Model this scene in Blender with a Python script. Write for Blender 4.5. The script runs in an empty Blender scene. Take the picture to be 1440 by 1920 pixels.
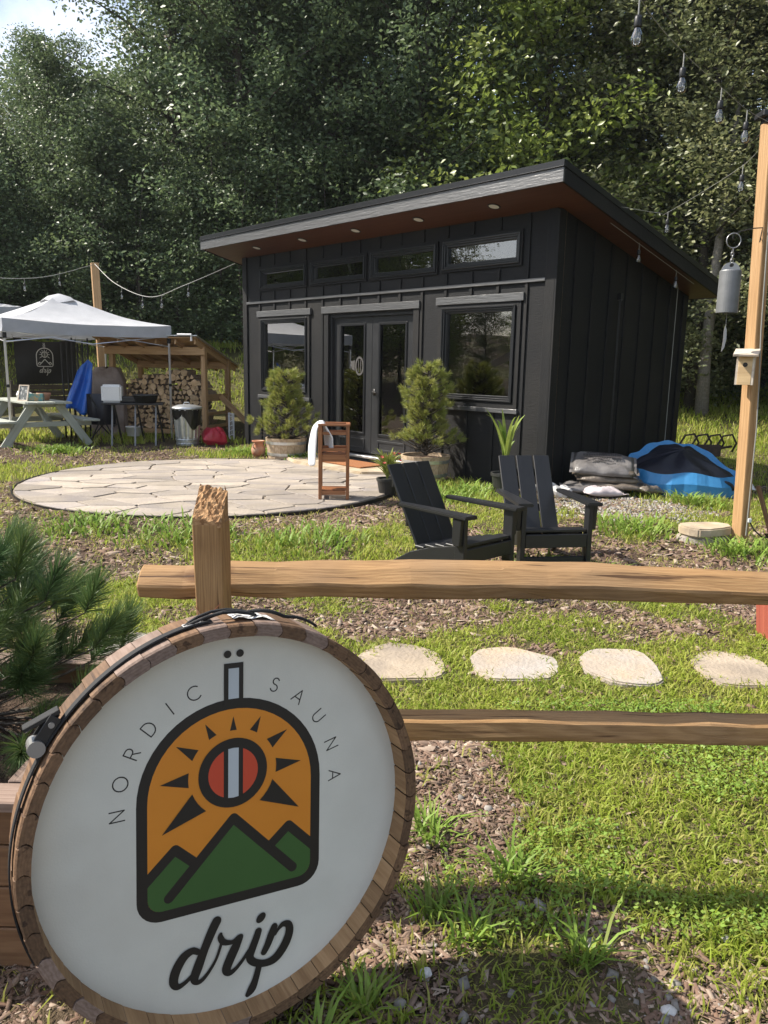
import bpy, bmesh, math, random
import numpy as np
from mathutils import Vector, Matrix, Quaternion
R = math.radians
random.seed(7); rng = np.random.default_rng(11)
sc = bpy.context.scene
col = sc.collection

# ------------------------------------------------------------------ camera
cd = bpy.data.cameras.new('camera'); cam = bpy.data.objects.new('camera', cd); col.objects.link(cam)
cd.sensor_fit = 'VERTICAL'; cd.sensor_height = 36.0; cd.lens = 36.0 * 1442.0 / 1920.0
cd.clip_start = 0.05; cd.clip_end = 600
PITCH, ROLL = R(10.86), R(1.064)
cr = Vector((1, 0, 0)); cu = Vector((0, math.sin(PITCH), math.cos(PITCH))); cf = Vector((0, math.cos(PITCH), -math.sin(PITCH)))
r2 = cr * math.cos(ROLL) + cu * math.sin(ROLL); u2 = -cr * math.sin(ROLL) + cu * math.cos(ROLL)
cam.matrix_world = Matrix(((r2.x, u2.x, -cf.x, 0), (r2.y, u2.y, -cf.y, 0), (r2.z, u2.z, -cf.z, 1.45), (0, 0, 0, 1)))
sc.camera = cam

# ------------------------------------------------------------------ sky and sun
EL = R(45.5); SH = Vector((-0.99, 0.14)).normalized()
SUN = Vector((SH.x * math.cos(EL), SH.y * math.cos(EL), math.sin(EL)))
w = bpy.data.worlds.new('World'); sc.world = w; w.use_nodes = True
nt = w.node_tree; nt.nodes.clear()
out = nt.nodes.new('ShaderNodeOutputWorld'); bg = nt.nodes.new('ShaderNodeBackground'); sky = nt.nodes.new('ShaderNodeTexSky')
sky.sky_type = 'NISHITA'; sky.sun_disc = False; sky.sun_elevation = EL; sky.sun_rotation = math.atan2(SH.x, SH.y)
sky.air_density = 1.0; sky.dust_density = 1.5; sky.ozone_density = 1.0
bg.inputs[1].default_value = 0.115
tcw = nt.nodes.new('ShaderNodeTexCoord'); cl = nt.nodes.new('ShaderNodeTexNoise'); cl.inputs['Scale'].default_value = 3.0
cl.inputs['Detail'].default_value = 7; cl.inputs['Roughness'].default_value = 0.55
crp = nt.nodes.new('ShaderNodeValToRGB'); crp.color_ramp.elements[0].position = 0.47; crp.color_ramp.elements[1].position = 0.72
mxw = nt.nodes.new('ShaderNodeMix'); mxw.data_type = 'RGBA'; mxw.inputs[7].default_value = (9.0, 9.1, 9.4, 1)
nt.links.new(tcw.outputs['Generated'], cl.inputs['Vector']); nt.links.new(cl.outputs[0], crp.inputs[0])
nt.links.new(crp.outputs[0], mxw.inputs[0]); nt.links.new(sky.outputs[0], mxw.inputs[6])
nt.links.new(mxw.outputs[2], bg.inputs[0]); nt.links.new(bg.outputs[0], out.inputs[0])
sd = bpy.data.lights.new('sun', 'SUN'); sd.energy = 5.0; sd.angle = R(0.53); sd.color = (1.0, 0.93, 0.82)
so = bpy.data.objects.new('sun', sd); col.objects.link(so); so.rotation_euler = SUN.to_track_quat('Z', 'Y').to_euler()
sc.view_settings.view_transform = 'Standard'; sc.view_settings.look = 'None'; sc.view_settings.gamma = 1
sc.view_settings.exposure = 0.80
sc.render.engine = 'CYCLES'
sc.cycles.max_bounces = 8; sc.cycles.transparent_max_bounces = 12; sc.cycles.use_denoising = True
sc.cycles.sample_clamp_indirect = 4

# ------------------------------------------------------------------ materials
M = {}
def pm(name, c1, c2=None, scale=8.0, rough=0.6, bump=0.15, bdist=0.01, stretch=(1, 1, 1), rnd=0.0, spec=0.5, metal=0.0,
       detail=6.0, contrast=(0.35, 0.65), fine=0.0, trans=0.0, dirt=None, dscale=1.2, attr=None, rough2=None, coat=0.0, emit=None):
    m = bpy.data.materials.new(name); m.use_nodes = True; n = m.node_tree.nodes; l = m.node_tree.links
    b = n['Principled BSDF']; b.inputs['Roughness'].default_value = rough; b.inputs['Metallic'].default_value = metal
    b.inputs['Specular IOR Level'].default_value = spec
    if coat: b.inputs['Coat Weight'].default_value = coat; b.inputs['Coat Roughness'].default_value = 0.25 if coat < .9 else 0.42
    tc = n.new('ShaderNodeTexCoord'); mp = n.new('ShaderNodeMapping'); mp.inputs['Scale'].default_value = stretch
    oi = n.new('ShaderNodeObjectInfo')
    ad = n.new('ShaderNodeVectorMath'); ad.operation = 'ADD'
    mu = n.new('ShaderNodeMath'); mu.operation = 'MULTIPLY'; mu.inputs[1].default_value = 37.0
    l.new(oi.outputs['Random'], mu.inputs[0]); l.new(mu.outputs[0], ad.inputs[1]); l.new(tc.outputs['Object'], ad.inputs[0])
    l.new(ad.outputs[0], mp.inputs[0])
    nz = n.new('ShaderNodeTexNoise'); nz.inputs['Scale'].default_value = scale; nz.inputs['Detail'].default_value = detail
    nz.inputs['Roughness'].default_value = 0.6; l.new(mp.outputs[0], nz.inputs['Vector'])
    rp = n.new('ShaderNodeValToRGB'); rp.color_ramp.elements[0].position, rp.color_ramp.elements[1].position = contrast
    c2 = c2 or c1
    rp.color_ramp.elements[0].color = (*c1, 1); rp.color_ramp.elements[1].color = (*c2, 1)
    l.new(nz.outputs[0], rp.inputs[0]); cur = rp.outputs[0]
    if attr:
        at_ = n.new('ShaderNodeAttribute'); at_.attribute_name = attr[0]
        mx = n.new('ShaderNodeMix'); mx.data_type = 'RGBA'; mx.inputs[7].default_value = (*attr[1], 1)
        l.new(at_.outputs['Fac'], mx.inputs[0]); l.new(cur, mx.inputs[6]); cur = mx.outputs[2]
    if dirt:
        dz = n.new('ShaderNodeTexNoise'); dz.inputs['Scale'].default_value = dscale; dz.inputs['Detail'].default_value = 5
        l.new(ad.outputs[0], dz.inputs['Vector'])
        dr = n.new('ShaderNodeValToRGB'); dr.color_ramp.elements[0].position = 0.45; dr.color_ramp.elements[1].position = 0.7
        l.new(dz.outputs[0], dr.inputs[0]); mx = n.new('ShaderNodeMix'); mx.data_type = 'RGBA'
        mx.inputs[7].default_value = (*dirt, 1); l.new(dr.outputs[0], mx.inputs[0]); l.new(cur, mx.inputs[6]); cur = mx.outputs[2]
    if rnd:
        hs = n.new('ShaderNodeHueSaturation'); mr = n.new('ShaderNodeMapRange')
        mr.inputs[3].default_value = 1 - rnd; mr.inputs[4].default_value = 1 + rnd
        l.new(oi.outputs['Random'], mr.inputs[0]); l.new(mr.outputs[0], hs.inputs['Value']); l.new(cur, hs.inputs['Color']); cur = hs.outputs[0]
    l.new(cur, b.inputs['Base Color'])
    if rough2 is not None:
        mr2 = n.new('ShaderNodeMapRange'); mr2.inputs[3].default_value = rough; mr2.inputs[4].default_value = rough2
        l.new(nz.outputs[0], mr2.inputs[0]); l.new(mr2.outputs[0], b.inputs['Roughness'])
    if bump:
        bp = n.new('ShaderNodeBump'); bp.inputs['Strength'].default_value = bump; bp.inputs['Distance'].default_value = bdist
        h = nz.outputs[0]
        if fine:
            fz = n.new('ShaderNodeTexNoise'); fz.inputs['Scale'].default_value = fine; fz.inputs['Detail'].default_value = 3
            l.new(tc.outputs['Object'], fz.inputs['Vector']); sm = n.new('ShaderNodeMath'); sm.operation = 'ADD'
            l.new(h, sm.inputs[0]); l.new(fz.outputs[0], sm.inputs[1]); h = sm.outputs[0]
        l.new(h, bp.inputs['Height']); l.new(bp.outputs[0], b.inputs['Normal']); l.new(bp.outputs[0], b.inputs['Coat Normal'])
    if trans:
        tr = n.new('ShaderNodeBsdfTranslucent'); mxs = n.new('ShaderNodeMixShader'); mxs.inputs[0].default_value = trans
        l.new(cur, tr.inputs[0]); l.new(b.outputs[0], mxs.inputs[1]); l.new(tr.outputs[0], mxs.inputs[2])
        l.new(mxs.outputs[0], n['Material Output'].inputs[0])
    if emit: b.inputs['Emission Color'].default_value = (*emit[0], 1); b.inputs['Emission Strength'].default_value = emit[1]
    M[name] = m; return m
def wood(name, c1, c2, rough=0.65, rnd=0.12, bump=0.25, sc_=1.0, dirt=None, coat=0.0):
    """grain runs along local X"""
    m = pm(name, c1, c2, scale=5.0 * sc_, stretch=(0.35, 7, 7), rough=rough, rnd=rnd, bump=bump, bdist=0.004, dirt=dirt, dscale=2.5, contrast=(0.3, 0.7), coat=coat)
    n = m.node_tree.nodes; l = m.node_tree.links
    wv = n.new('ShaderNodeTexWave'); wv.wave_type = 'BANDS'; wv.bands_direction = 'Y'; wv.inputs['Scale'].default_value = 9 * sc_
    wv.inputs['Distortion'].default_value = 9; wv.inputs['Detail'].default_value = 3; wv.inputs['Detail Scale'].default_value = 1.2
    mp = n.new('ShaderNodeMapping'); mp.inputs['Scale'].default_value = (0.12, 1.6, 1.0)
    ad = [x for x in n if x.bl_idname == 'ShaderNodeVectorMath'][0]
    l.new(ad.outputs[0], mp.inputs[0]); l.new(mp.outputs[0], wv.inputs['Vector'])
    b = n['Principled BSDF']; src = b.inputs['Base Color'].links[0].from_socket
    mx = n.new('ShaderNodeMix'); mx.data_type = 'RGBA'; mx.blend_type = 'MULTIPLY'
    rp = n.new('ShaderNodeValToRGB'); rp.color_ramp.elements[0].color = (0.62, 0.55, 0.48, 1); rp.color_ramp.elements[1].color = (1, 1, 1, 1)
    rp.color_ramp.elements[0].position = 0.1; rp.color_ramp.elements[1].position = 0.75
    l.new(wv.outputs[0], rp.inputs[0]); mx.inputs[0].default_value = 0.45; l.new(src, mx.inputs[6]); l.new(rp.outputs[0], mx.inputs[7])
    l.new(mx.outputs[2], b.inputs['Base Color'])
    return m

# ------------------------------------------------------------------ mesh helpers
class MB:
    def __init__(s): s.v = []; s.f = []; s.mi = []
    def add(s, vs, fs, mi=0):
        o = len(s.v); s.v += [tuple(a) for a in vs]; s.f += [tuple(i + o for i in f) for f in fs]; s.mi += [mi] * len(fs); return s
    def box(s, c, d, rot=None, mi=0):
        x, y, z = d[0] / 2, d[1] / 2, d[2] / 2
        vs = [Vector(p) for p in ((-x, -y, -z), (x, -y, -z), (x, y, -z), (-x, y, -z), (-x, -y, z), (x, -y, z), (x, y, z), (-x, y, z))]
        if rot is not None: vs = [rot @ p for p in vs]
        c = Vector(c)
        return s.add([p + c for p in vs], [(3, 2, 1, 0), (4, 5, 6, 7), (0, 1, 5, 4), (1, 2, 6, 5), (2, 3, 7, 6), (3, 0, 4, 7)], mi)
    def prism(s, poly, a0, a1, axis='z', mi=0):
        """extrude a 2-D polygon; axis x: poly is (y,z); y: (x,z); z: (x,y)"""
        def P(p, a): return {'x': (a, p[0], p[1]), 'y': (p[0], a, p[1]), 'z': (p[0], p[1], a)}[axis]
        n = len(poly); vs = [P(p, a0) for p in poly] + [P(p, a1) for p in poly]
        fs = [tuple(range(n))[::-1], tuple(range(n, 2 * n))] + [(i, (i + 1) % n, n + (i + 1) % n, n + i) for i in range(n)]
        return s.add(vs, fs, mi)
    def tube(s, pts, rad, n=6, cap=True, mi=0):
        pts = [Vector(p) for p in pts]; k = len(pts)
        if not hasattr(rad, '__len__'): rad = [rad] * k
        up = None; vs = []; fs = []
        for i, p in enumerate(pts):
            d = (pts[min(i + 1, k - 1)] - pts[max(i - 1, 0)])
            d = d.normalized() if d.length > 1e-9 else Vector((0, 0, 1))
            if up is None: up = d.orthogonal().normalized()
            up = (up - d * up.dot(d)); up = up.normalized() if up.length > 1e-6 else d.orthogonal().normalized()
            sd_ = d.cross(up)
            for j in range(n):
                a = 2 * math.pi * j / n; vs.append(p + (up * math.cos(a) + sd_ * math.sin(a)) * rad[i])
        for i in range(k - 1):
            for j in range(n): fs.append((i * n + j, i * n + (j + 1) % n, (i + 1) * n + (j + 1) % n, (i + 1) * n + j))
        if cap: fs += [tuple(range(n))[::-1], tuple(range((k - 1) * n, k * n))]
        return s.add(vs, fs, mi)
    def lathe(s, prof, n=24, c=(0, 0, 0), a0=0, mi=0, cap=False):
        vs = []; fs = []; k = len(prof)
        for r, z in prof:
            for j in range(n):
                a = a0 + 2 * math.pi * j / n; vs.append((c[0] + r * math.cos(a), c[1] + r * math.sin(a), c[2] + z))
        for i in range(k - 1):
            for j in range(n): fs.append((i * n + j, i * n + (j + 1) % n, (i + 1) * n + (j + 1) % n, (i + 1) * n + j))
        if cap: fs += [tuple(range(n))[::-1], tuple(range((k - 1) * n, k * n))]
        return s.add(vs, fs, mi)
    def grid(s, P, mi=0):
        """P[i][j] points"""
        a, b = len(P), len(P[0]); vs = [p for r_ in P for p in r_]
        return s.add(vs, [(i * b + j, i * b + j + 1, (i + 1) * b + j + 1, (i + 1) * b + j) for i in range(a - 1) for j in range(b - 1)], mi)
    def mesh(s, name, bevel=0.0, seg=1, smooth=False, fixn=True):
        me = bpy.data.meshes.new(name); me.from_pydata(s.v, [], s.f)
        if any(s.mi): me.polygons.foreach_set('material_index', s.mi)
        if bevel or fixn:
            bm = bmesh.new(); bm.from_mesh(me)
            if fixn: bmesh.ops.recalc_face_normals(bm, faces=bm.faces)
            if bevel: bmesh.ops.bevel(bm, geom=[e for e in bm.edges if e.is_manifold and e.calc_face_angle(0) > 0.5], offset=bevel, segments=seg, affect='EDGES', clamp_overlap=True)
            bm.to_mesh(me); bm.free()
        if smooth: me.polygons.foreach_set('use_smooth', [True] * len(me.polygons))
        me.update(); return me
    def build(s, name, mat, parent=None, loc=(0, 0, 0), rot=(0, 0, 0), bevel=0.0, seg=1, smooth=False, fixn=True):
        return link(name, s.mesh(name, bevel, seg, smooth, fixn), mat, parent, loc, rot)
def link(name, me, mat, parent=None, loc=(0, 0, 0), rot=(0, 0, 0)):
    if not me.materials:
        for m in (mat if isinstance(mat, (list, tuple)) else [mat]): me.materials.append(M[m])
    o = bpy.data.objects.new(name, me); col.objects.link(o); o.location = loc; o.rotation_euler = rot
    if parent: o.parent = parent
    return o
def tag(o, label=None, cat=None, group=None, kind=None):
    if label: o['label'] = label
    if cat: o['category'] = cat
    if group: o['group'] = group
    if kind: o['kind'] = kind
    return o
def thing(name, label, cat, loc=(0, 0, 0), rz=0.0, group=None):
    o = bpy.data.objects.new(name, None); col.objects.link(o); o.empty_display_size = 0.1
    o.location = loc; o.rotation_euler = (0, 0, rz); return tag(o, label, cat, group)
def copy_tree(o, parent=None):
    c = o.copy(); col.objects.link(c); c.parent = parent
    for ch in list(o.children): copy_tree(ch, c)
    return c
_beams = {}
def beam(name, p0, p1, wd, ht, mat, parent=None, roll=0.0, bevel=0.004, up=(0, 0, 1)):
    """board with its length (and grain) along local X from p0 to p1; ht along up, wd sideways"""
    p0, p1 = Vector(p0), Vector(p1); d = p1 - p0; L = d.length; x = d.normalized(); u = Vector(up)
    if abs(x.dot(u)) > 0.98: u = Vector((0, 1, 0))
    y = u.cross(x).normalized(); z = x.cross(y)
    key = (round(L, 3), wd, ht, bevel, mat)
    if key not in _beams:
        b = MB().box((L / 2, 0, 0), (L, wd, ht)); _beams[key] = b.mesh(name, bevel)
    o = link(name, _beams[key], mat, parent)
    mtx = Matrix(((x.x, y.x, z.x, p0.x), (x.y, y.y, z.y, p0.y), (x.z, y.z, z.z, p0.z), (0, 0, 0, 1))) @ Matrix.Rotation(roll, 4, 'X')
    o.matrix_local = mtx; return o
def trimesh(name, V, T, mat, attrs=None, parent=None, smooth=False):
    """fast mesh from numpy: V (n,3), T (m,3)"""
    me = bpy.data.meshes.new(name); n, m = len(V), len(T)
    me.vertices.add(n); me.vertices.foreach_set('co', np.asarray(V, np.float32).ravel())
    me.loops.add(m * 3); me.loops.foreach_set('vertex_index', np.asarray(T, np.int32).ravel())
    me.polygons.add(m); me.polygons.foreach_set('loop_start', np.arange(0, m * 3, 3, dtype=np.int32))
    if smooth: me.polygons.foreach_set('use_smooth', np.ones(m, bool))
    me.update(calc_edges=True); me.validate()
    for k, a in (attrs or {}).items():
        at_ = me.attributes.new(k, 'FLOAT', 'FACE'); at_.data.foreach_set('value', np.asarray(a, np.float32))
    return link(name, me, mat, parent)
def sstep(a, b, x): t = np.clip((x - a) / (b - a), 0, 1); return t * t * (3 - 2 * t)
_lat = rng.random((64, 64))
def vnoise(x, y):
    x = np.asarray(x, float); y = np.asarray(y, float); xi = np.floor(x).astype(int); yi = np.floor(y).astype(int); fx = x - xi; fy = y - yi
    fx = fx * fx * (3 - 2 * fx); fy = fy * fy * (3 - 2 * fy); g = lambda a, b: _lat[a % 64, b % 64]
    return (g(xi, yi) * (1 - fx) + g(xi + 1, yi) * fx) * (1 - fy) + (g(xi, yi + 1) * (1 - fx) + g(xi + 1, yi + 1) * fx) * fy
def fnoise(x, y): return (vnoise(x, y) * .55 + vnoise(x * 2.1 + 9, y * 2.1 + 4) * .3 + vnoise(x * 4.3 + 2, y * 4.3 + 7) * .15)

# ------------------------------------------------------------------ material library (mostly real-world base colours)
pm('soil', (0.07, 0.045, 0.032), (0.15, 0.105, 0.075), scale=22, rough=0.95, bump=0.9, bdist=0.03, fine=140, attr=('grassy', (0.13, 0.135, 0.04)), detail=9, spec=0.2)
pm('grass', (0.22, 0.33, 0.03), (0.37, 0.46, 0.055), scale=1.6, rough=0.5, bump=0, trans=0.5, attr=('dry', (0.50, 0.46, 0.15)), spec=0.25)
pm('weed', (0.17, 0.29, 0.04), (0.27, 0.40, 0.07), scale=3, rough=0.5, bump=0, trans=0.35, attr=('dry', (0.24, 0.22, 0.08)), spec=0.3)
pm('mulch', (0.085, 0.048, 0.032), (0.20, 0.125, 0.09), scale=5, rough=0.9, bump=0.3, attr=('dry', (0.42, 0.34, 0.27)), spec=0.2)
pm('pebble', (0.15, 0.135, 0.12), (0.32, 0.295, 0.27), scale=6, rough=0.85, bump=0.3, attr=('dry', (0.42, 0.40, 0.37)), spec=0.3)
pm('flagstone', (0.29, 0.25, 0.205), (0.39, 0.335, 0.275), scale=3, rough=0.85, bump=0.6, bdist=0.012, rnd=0.22, dirt=(0.27, 0.24, 0.225), dscale=1.7, fine=30, detail=8, spec=0.25)
pm('joint_sand', (0.16, 0.13, 0.10), (0.30, 0.25, 0.19), scale=40, rough=0.95, bump=0.6)
pm('step_stone', (0.31, 0.275, 0.24), (0.40, 0.365, 0.33), scale=4, rough=0.88, bump=0.6, bdist=0.012, rnd=0.16, dirt=(0.40, 0.31, 0.21), dscale=2.4, fine=45, detail=9, spec=0.25)
pm('step_stone_tan', (0.33, 0.265, 0.195), (0.42, 0.35, 0.27), scale=4, rough=0.88, bump=0.6, bdist=0.012, dirt=(0.27, 0.225, 0.18), dscale=3.4, fine=45, detail=9, spec=0.25)
pm('sand_stone', (0.40, 0.31, 0.20), (0.52, 0.44, 0.33), scale=5, rough=0.9, bump=0.7, bdist=0.015, dirt=(0.27, 0.22, 0.17), dscale=3, detail=8, spec=0.2)
pm('black_plastic', (0.012, 0.012, 0.013), scale=10, rough=0.45, bump=0.05)
pm('siding', (0.0075, 0.008, 0.009), (0.0125, 0.013, 0.0145), scale=14, stretch=(1.0, 1.0, 4.0), rough=0.55, bump=0.6, bdist=0.004, spec=0.28, detail=8, rough2=0.68, dirt=(0.020, 0.019, 0.018), dscale=.9, rnd=0.06, fine=160)
pm('trim', (0.03, 0.031, 0.034), (0.055, 0.057, 0.061), scale=9, stretch=(0.5, 6, 6), rough=0.45, bump=0.7, bdist=0.007, rough2=0.62, spec=0.9, detail=7, coat=0.85, contrast=(.2, .8))  # black boards; base lifted and coated to imitate sun glare
pm('black_vinyl', (0.014, 0.015, 0.017), scale=10, rough=0.32, bump=0.03)
pm('door_paint', (0.02, 0.021, 0.023), (0.028, 0.029, 0.031), scale=6, rough=0.38, bump=0.08)
pm('roof_metal', (0.015, 0.016, 0.018), scale=10, rough=0.35, metal=0.3, bump=0.05)
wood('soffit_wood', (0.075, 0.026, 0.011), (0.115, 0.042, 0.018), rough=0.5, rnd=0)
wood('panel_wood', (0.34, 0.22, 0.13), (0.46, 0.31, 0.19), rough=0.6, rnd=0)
pm('aluminium', (0.75, 0.75, 0.76), scale=20, rough=0.35, metal=0.9, bump=0.02)
pm('white_paint', (0.78, 0.77, 0.74), (0.70, 0.69, 0.66), scale=12, rough=0.5, bump=0.05)
pm('lamp_face', (0.75, 0.74, 0.70), scale=5, rough=0.4, bump=0)
pm('chrome', (0.6, 0.6, 0.6), scale=5, rough=0.2, metal=1.0, bump=0)
def weather(m, k=1.0):
    n = m.node_tree.nodes; l = m.node_tree.links; b = n['Principled BSDF']; src = b.inputs['Base Color'].links[0].from_socket
    ad = [x for x in n if x.bl_idname == 'ShaderNodeVectorMath'][0]
    for (st, scl, p0, p1, c) in (((.9, 26, 26), 2.2, .60, .66, (.30, .24, .19)), ((1.2, 1.2, 1.2), 3.2, .52, .75, (.74, .72, .70)), ((1.6, 5, 5), 1.4, .66, .74, (.45, .34, .25))):
        mp = n.new('ShaderNodeMapping'); mp.inputs['Scale'].default_value = st; nz = n.new('ShaderNodeTexNoise'); nz.inputs['Scale'].default_value = scl; nz.inputs['Detail'].default_value = 4
        rp = n.new('ShaderNodeValToRGB'); rp.color_ramp.elements[0].position = p0; rp.color_ramp.elements[1].position = p1; rp.color_ramp.elements[0].color = (1, 1, 1, 1); rp.color_ramp.elements[1].color = (*c, 1)
        mx = n.new('ShaderNodeMix'); mx.data_type = 'RGBA'; mx.blend_type = 'MULTIPLY'; mx.inputs[0].default_value = k
        l.new(ad.outputs[0], mp.inputs[0]); l.new(mp.outputs[0], nz.inputs['Vector']); l.new(nz.outputs[0], rp.inputs[0]); l.new(src, mx.inputs[6]); l.new(rp.outputs[0], mx.inputs[7]); src = mx.outputs[2]
    l.new(src, b.inputs['Base Color'])
wood('fence_wood', (0.28, 0.155, 0.062), (0.41, 0.245, 0.105), rough=0.8, rnd=0.05, bump=0.6, sc_=3.4, dirt=(0.29, 0.18, 0.09)); weather(M['fence_wood'])
pm('rough_cut', (0.22, 0.11, 0.045), (0.52, 0.31, 0.15), scale=70, rough=0.95, bump=1.0, bdist=0.01, detail=8)
wood('post_wood', (0.38, 0.22, 0.095), (0.50, 0.31, 0.15), rough=0.7, bump=0.3, sc_=1.4)
wood('shed_wood', (0.38, 0.23, 0.11), (0.52, 0.34, 0.18), rough=0.75, sc_=1.2)
wood('bird_wood', (0.58, 0.40, 0.20), (0.70, 0.52, 0.30), rough=0.7, rnd=0.04)
wood('pale_wood', (0.55, 0.47, 0.38), (0.66, 0.58, 0.48), rough=0.75)
wood('stool_wood', (0.24, 0.09, 0.035), (0.36, 0.15, 0.06), rough=0.45, rnd=0.06, coat=0.2)
wood('stave_wood', (0.105, 0.058, 0.03), (0.20, 0.115, 0.06), rough=0.75, rnd=0.3, sc_=3, bump=0.4)
wood('stave_grey', (0.19, 0.13, 0.10), (0.29, 0.21, 0.17), rough=0.8, rnd=0.15, sc_=3, bump=0.4)
weather(M['stave_wood'], .8); wood('stave_inner', (0.30, 0.17, 0.075), (0.42, 0.26, 0.13), rough=0.7, rnd=0.2, sc_=3, bump=0.4)
wood('planter_wood', (0.15, 0.075, 0.035), (0.24, 0.13, 0.065), rough=0.7, sc_=2)
wood('barrel_wood', (0.42, 0.31, 0.20), (0.55, 0.43, 0.30), rough=0.75, sc_=2)
wood('bark', (0.06, 0.05, 0.04), (0.13, 0.11, 0.09), rough=0.95, bump=1.0, sc_=1.5)
wood('birch_bark', (0.20, 0.18, 0.155), (0.32, 0.29, 0.26), rough=0.9, bump=0.8)
wood('red_paint_wood', (0.28, 0.06, 0.04), (0.38, 0.10, 0.06), rough=0.7)
pm('log_end', (0.45, 0.29, 0.15), (0.66, 0.47, 0.28), scale=9, rough=0.85, bump=0.4, rnd=0.2)
pm('log_bark', (0.20, 0.14, 0.10), (0.36, 0.27, 0.19), scale=12, rough=0.95, bump=0.8)
pm('sage_paint', (0.34, 0.36, 0.31), (0.42, 0.44, 0.39), scale=6, stretch=(0.4, 5, 5), rough=0.6, bump=0.15, rnd=0.05)
pm('chair_plastic', (0.011, 0.0115, 0.013), (0.016, 0.0165, 0.018), scale=30, stretch=(0.2, 6, 6), rough=0.42, bump=0.12, bdist=0.002, spec=0.5)
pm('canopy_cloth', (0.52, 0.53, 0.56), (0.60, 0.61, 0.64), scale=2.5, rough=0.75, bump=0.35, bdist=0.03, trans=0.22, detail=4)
pm('canopy_cloth_shaded', (0.40, 0.42, 0.46), (0.48, 0.50, 0.54), scale=2.5, rough=0.75, bump=0.35, bdist=0.03, trans=0.1, detail=4)  # canopy cloth with the valance's shade put into its colour
pm('banner_cloth', (0.012, 0.012, 0.013), (0.018, 0.018, 0.019), scale=3, rough=0.42, bump=0.3, bdist=0.03)
pm('banner_print', (0.62, 0.62, 0.60), scale=3, rough=0.5, bump=0)
pm('blue_tarp', (0.02, 0.09, 0.42), (0.03, 0.16, 0.60), scale=4, rough=0.35, bump=0.5, bdist=0.03)
pm('pool_blue', (0.035, 0.20, 0.44), (0.05, 0.25, 0.52), scale=5, rough=0.38, bump=0.4, bdist=0.02)
pm('pool_navy', (0.008, 0.009, 0.016), (0.014, 0.015, 0.024), scale=3, rough=0.45, bump=0.5, bdist=0.04)
pm('brown_cover', (0.20, 0.15, 0.13), (0.34, 0.28, 0.25), scale=3, rough=0.8, bump=0.6, bdist=0.05)
pm('red_bag', (0.42, 0.02, 0.04), (0.55, 0.035, 0.06), scale=5, rough=0.35, bump=0.5, bdist=0.03)
pm('white_plastic', (0.72, 0.72, 0.72), (0.78, 0.78, 0.77), scale=6, rough=0.4, bump=0.05)
pm('black_metal', (0.012, 0.012, 0.012), (0.022, 0.02, 0.018), scale=20, rough=0.5, bump=0.1)
pm('rusty_iron', (0.03, 0.022, 0.018), (0.07, 0.045, 0.03), scale=20, rough=0.75, bump=0.4)
pm('galvanised', (0.52, 0.54, 0.55), (0.66, 0.68, 0.69), scale=9, rough=0.38, metal=0.8, bump=0.1)
pm('bag_black', (0.008, 0.008, 0.009), scale=8, rough=0.28, bump=0.5, bdist=0.03)
pm('terracotta', (0.34, 0.13, 0.065), (0.48, 0.22, 0.12), scale=7, rough=0.8, bump=0.2, dirt=(0.5, 0.36, 0.26), dscale=6)
pm('pot_black', (0.02, 0.021, 0.02), (0.03, 0.03, 0.028), scale=10, rough=0.5, bump=0.1)
pm('towel', (0.72, 0.72, 0.74), (0.78, 0.78, 0.8), scale=60, rough=0.95, bump=0.5, bdist=0.006)
pm('doormat', (0.24, 0.09, 0.03), (0.34, 0.14, 0.05), scale=60, rough=0.95, bump=0.8)
pm('soil_bag', (0.11, 0.09, 0.07), (0.20, 0.165, 0.13), scale=7, rough=0.35, bump=0.9, bdist=0.03)
pm('soil_bag_grey', (0.10, 0.092, 0.088), (0.17, 0.16, 0.155), scale=6, rough=0.34, bump=0.8, bdist=0.03)
pm('bag_pink', (0.46, 0.40, 0.41), (0.58, 0.52, 0.53), scale=5, rough=0.4, bump=0.4, bdist=0.02)
pm('print_dark', (0.05, 0.045, 0.045), scale=5, rough=0.5, bump=0)
pm('bell_steel', (0.16, 0.165, 0.17), (0.22, 0.225, 0.23), scale=6, rough=0.5, metal=0.4, bump=0.05)
pm('steel_light', (0.35, 0.35, 0.35), scale=6, rough=0.4, metal=0.8, bump=0.05)
pm('cord', (0.30, 0.30, 0.28), scale=6, rough=0.5, bump=0)
pm('sign_white', (0.61, 0.605, 0.54), (0.69, 0.685, 0.615), scale=2.2, rough=0.55, bump=0.12, bdist=0.003, detail=8, fine=220, dirt=(0.57, 0.555, 0.49), dscale=2.6)
pm('ink_black', (0.016, 0.014, 0.012), scale=4, rough=0.5, bump=0)
pm('ink_orange', (0.66, 0.235, 0.02), (0.70, 0.255, 0.024), scale=4, rough=0.5, bump=0)
pm('ink_red', (0.58, 0.07, 0.03), scale=4, rough=0.5, bump=0)
pm('ink_green', (0.04, 0.11, 0.025), (0.045, 0.12, 0.028), scale=4, rough=0.5, bump=0)
pm('ink_pale', (0.50, 0.55, 0.58), scale=4, rough=0.5, bump=0)
pm('strap_black', (0.012, 0.012, 0.013), scale=200, rough=0.75, bump=0.2)
pm('needle', (0.055, 0.115, 0.047), (0.105, 0.185, 0.068), scale=2.5, rough=0.45, bump=0, trans=0.2, attr=('dry', (0.22, 0.27, 0.07)), spec=0.4)
pm('needle_light', (0.20, 0.245, 0.055), (0.32, 0.36, 0.09), scale=4, rough=0.5, bump=0, trans=0.25, attr=('dry', (0.40, 0.38, 0.12)), spec=0.3)
pm('leaf', (0.085, 0.135, 0.070), (0.13, 0.185, 0.090), scale=0.5, rough=0.42, bump=0, trans=0.45, attr=('dry', (0.19, 0.245, 0.10)), spec=0.5, rnd=0.2)
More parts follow.
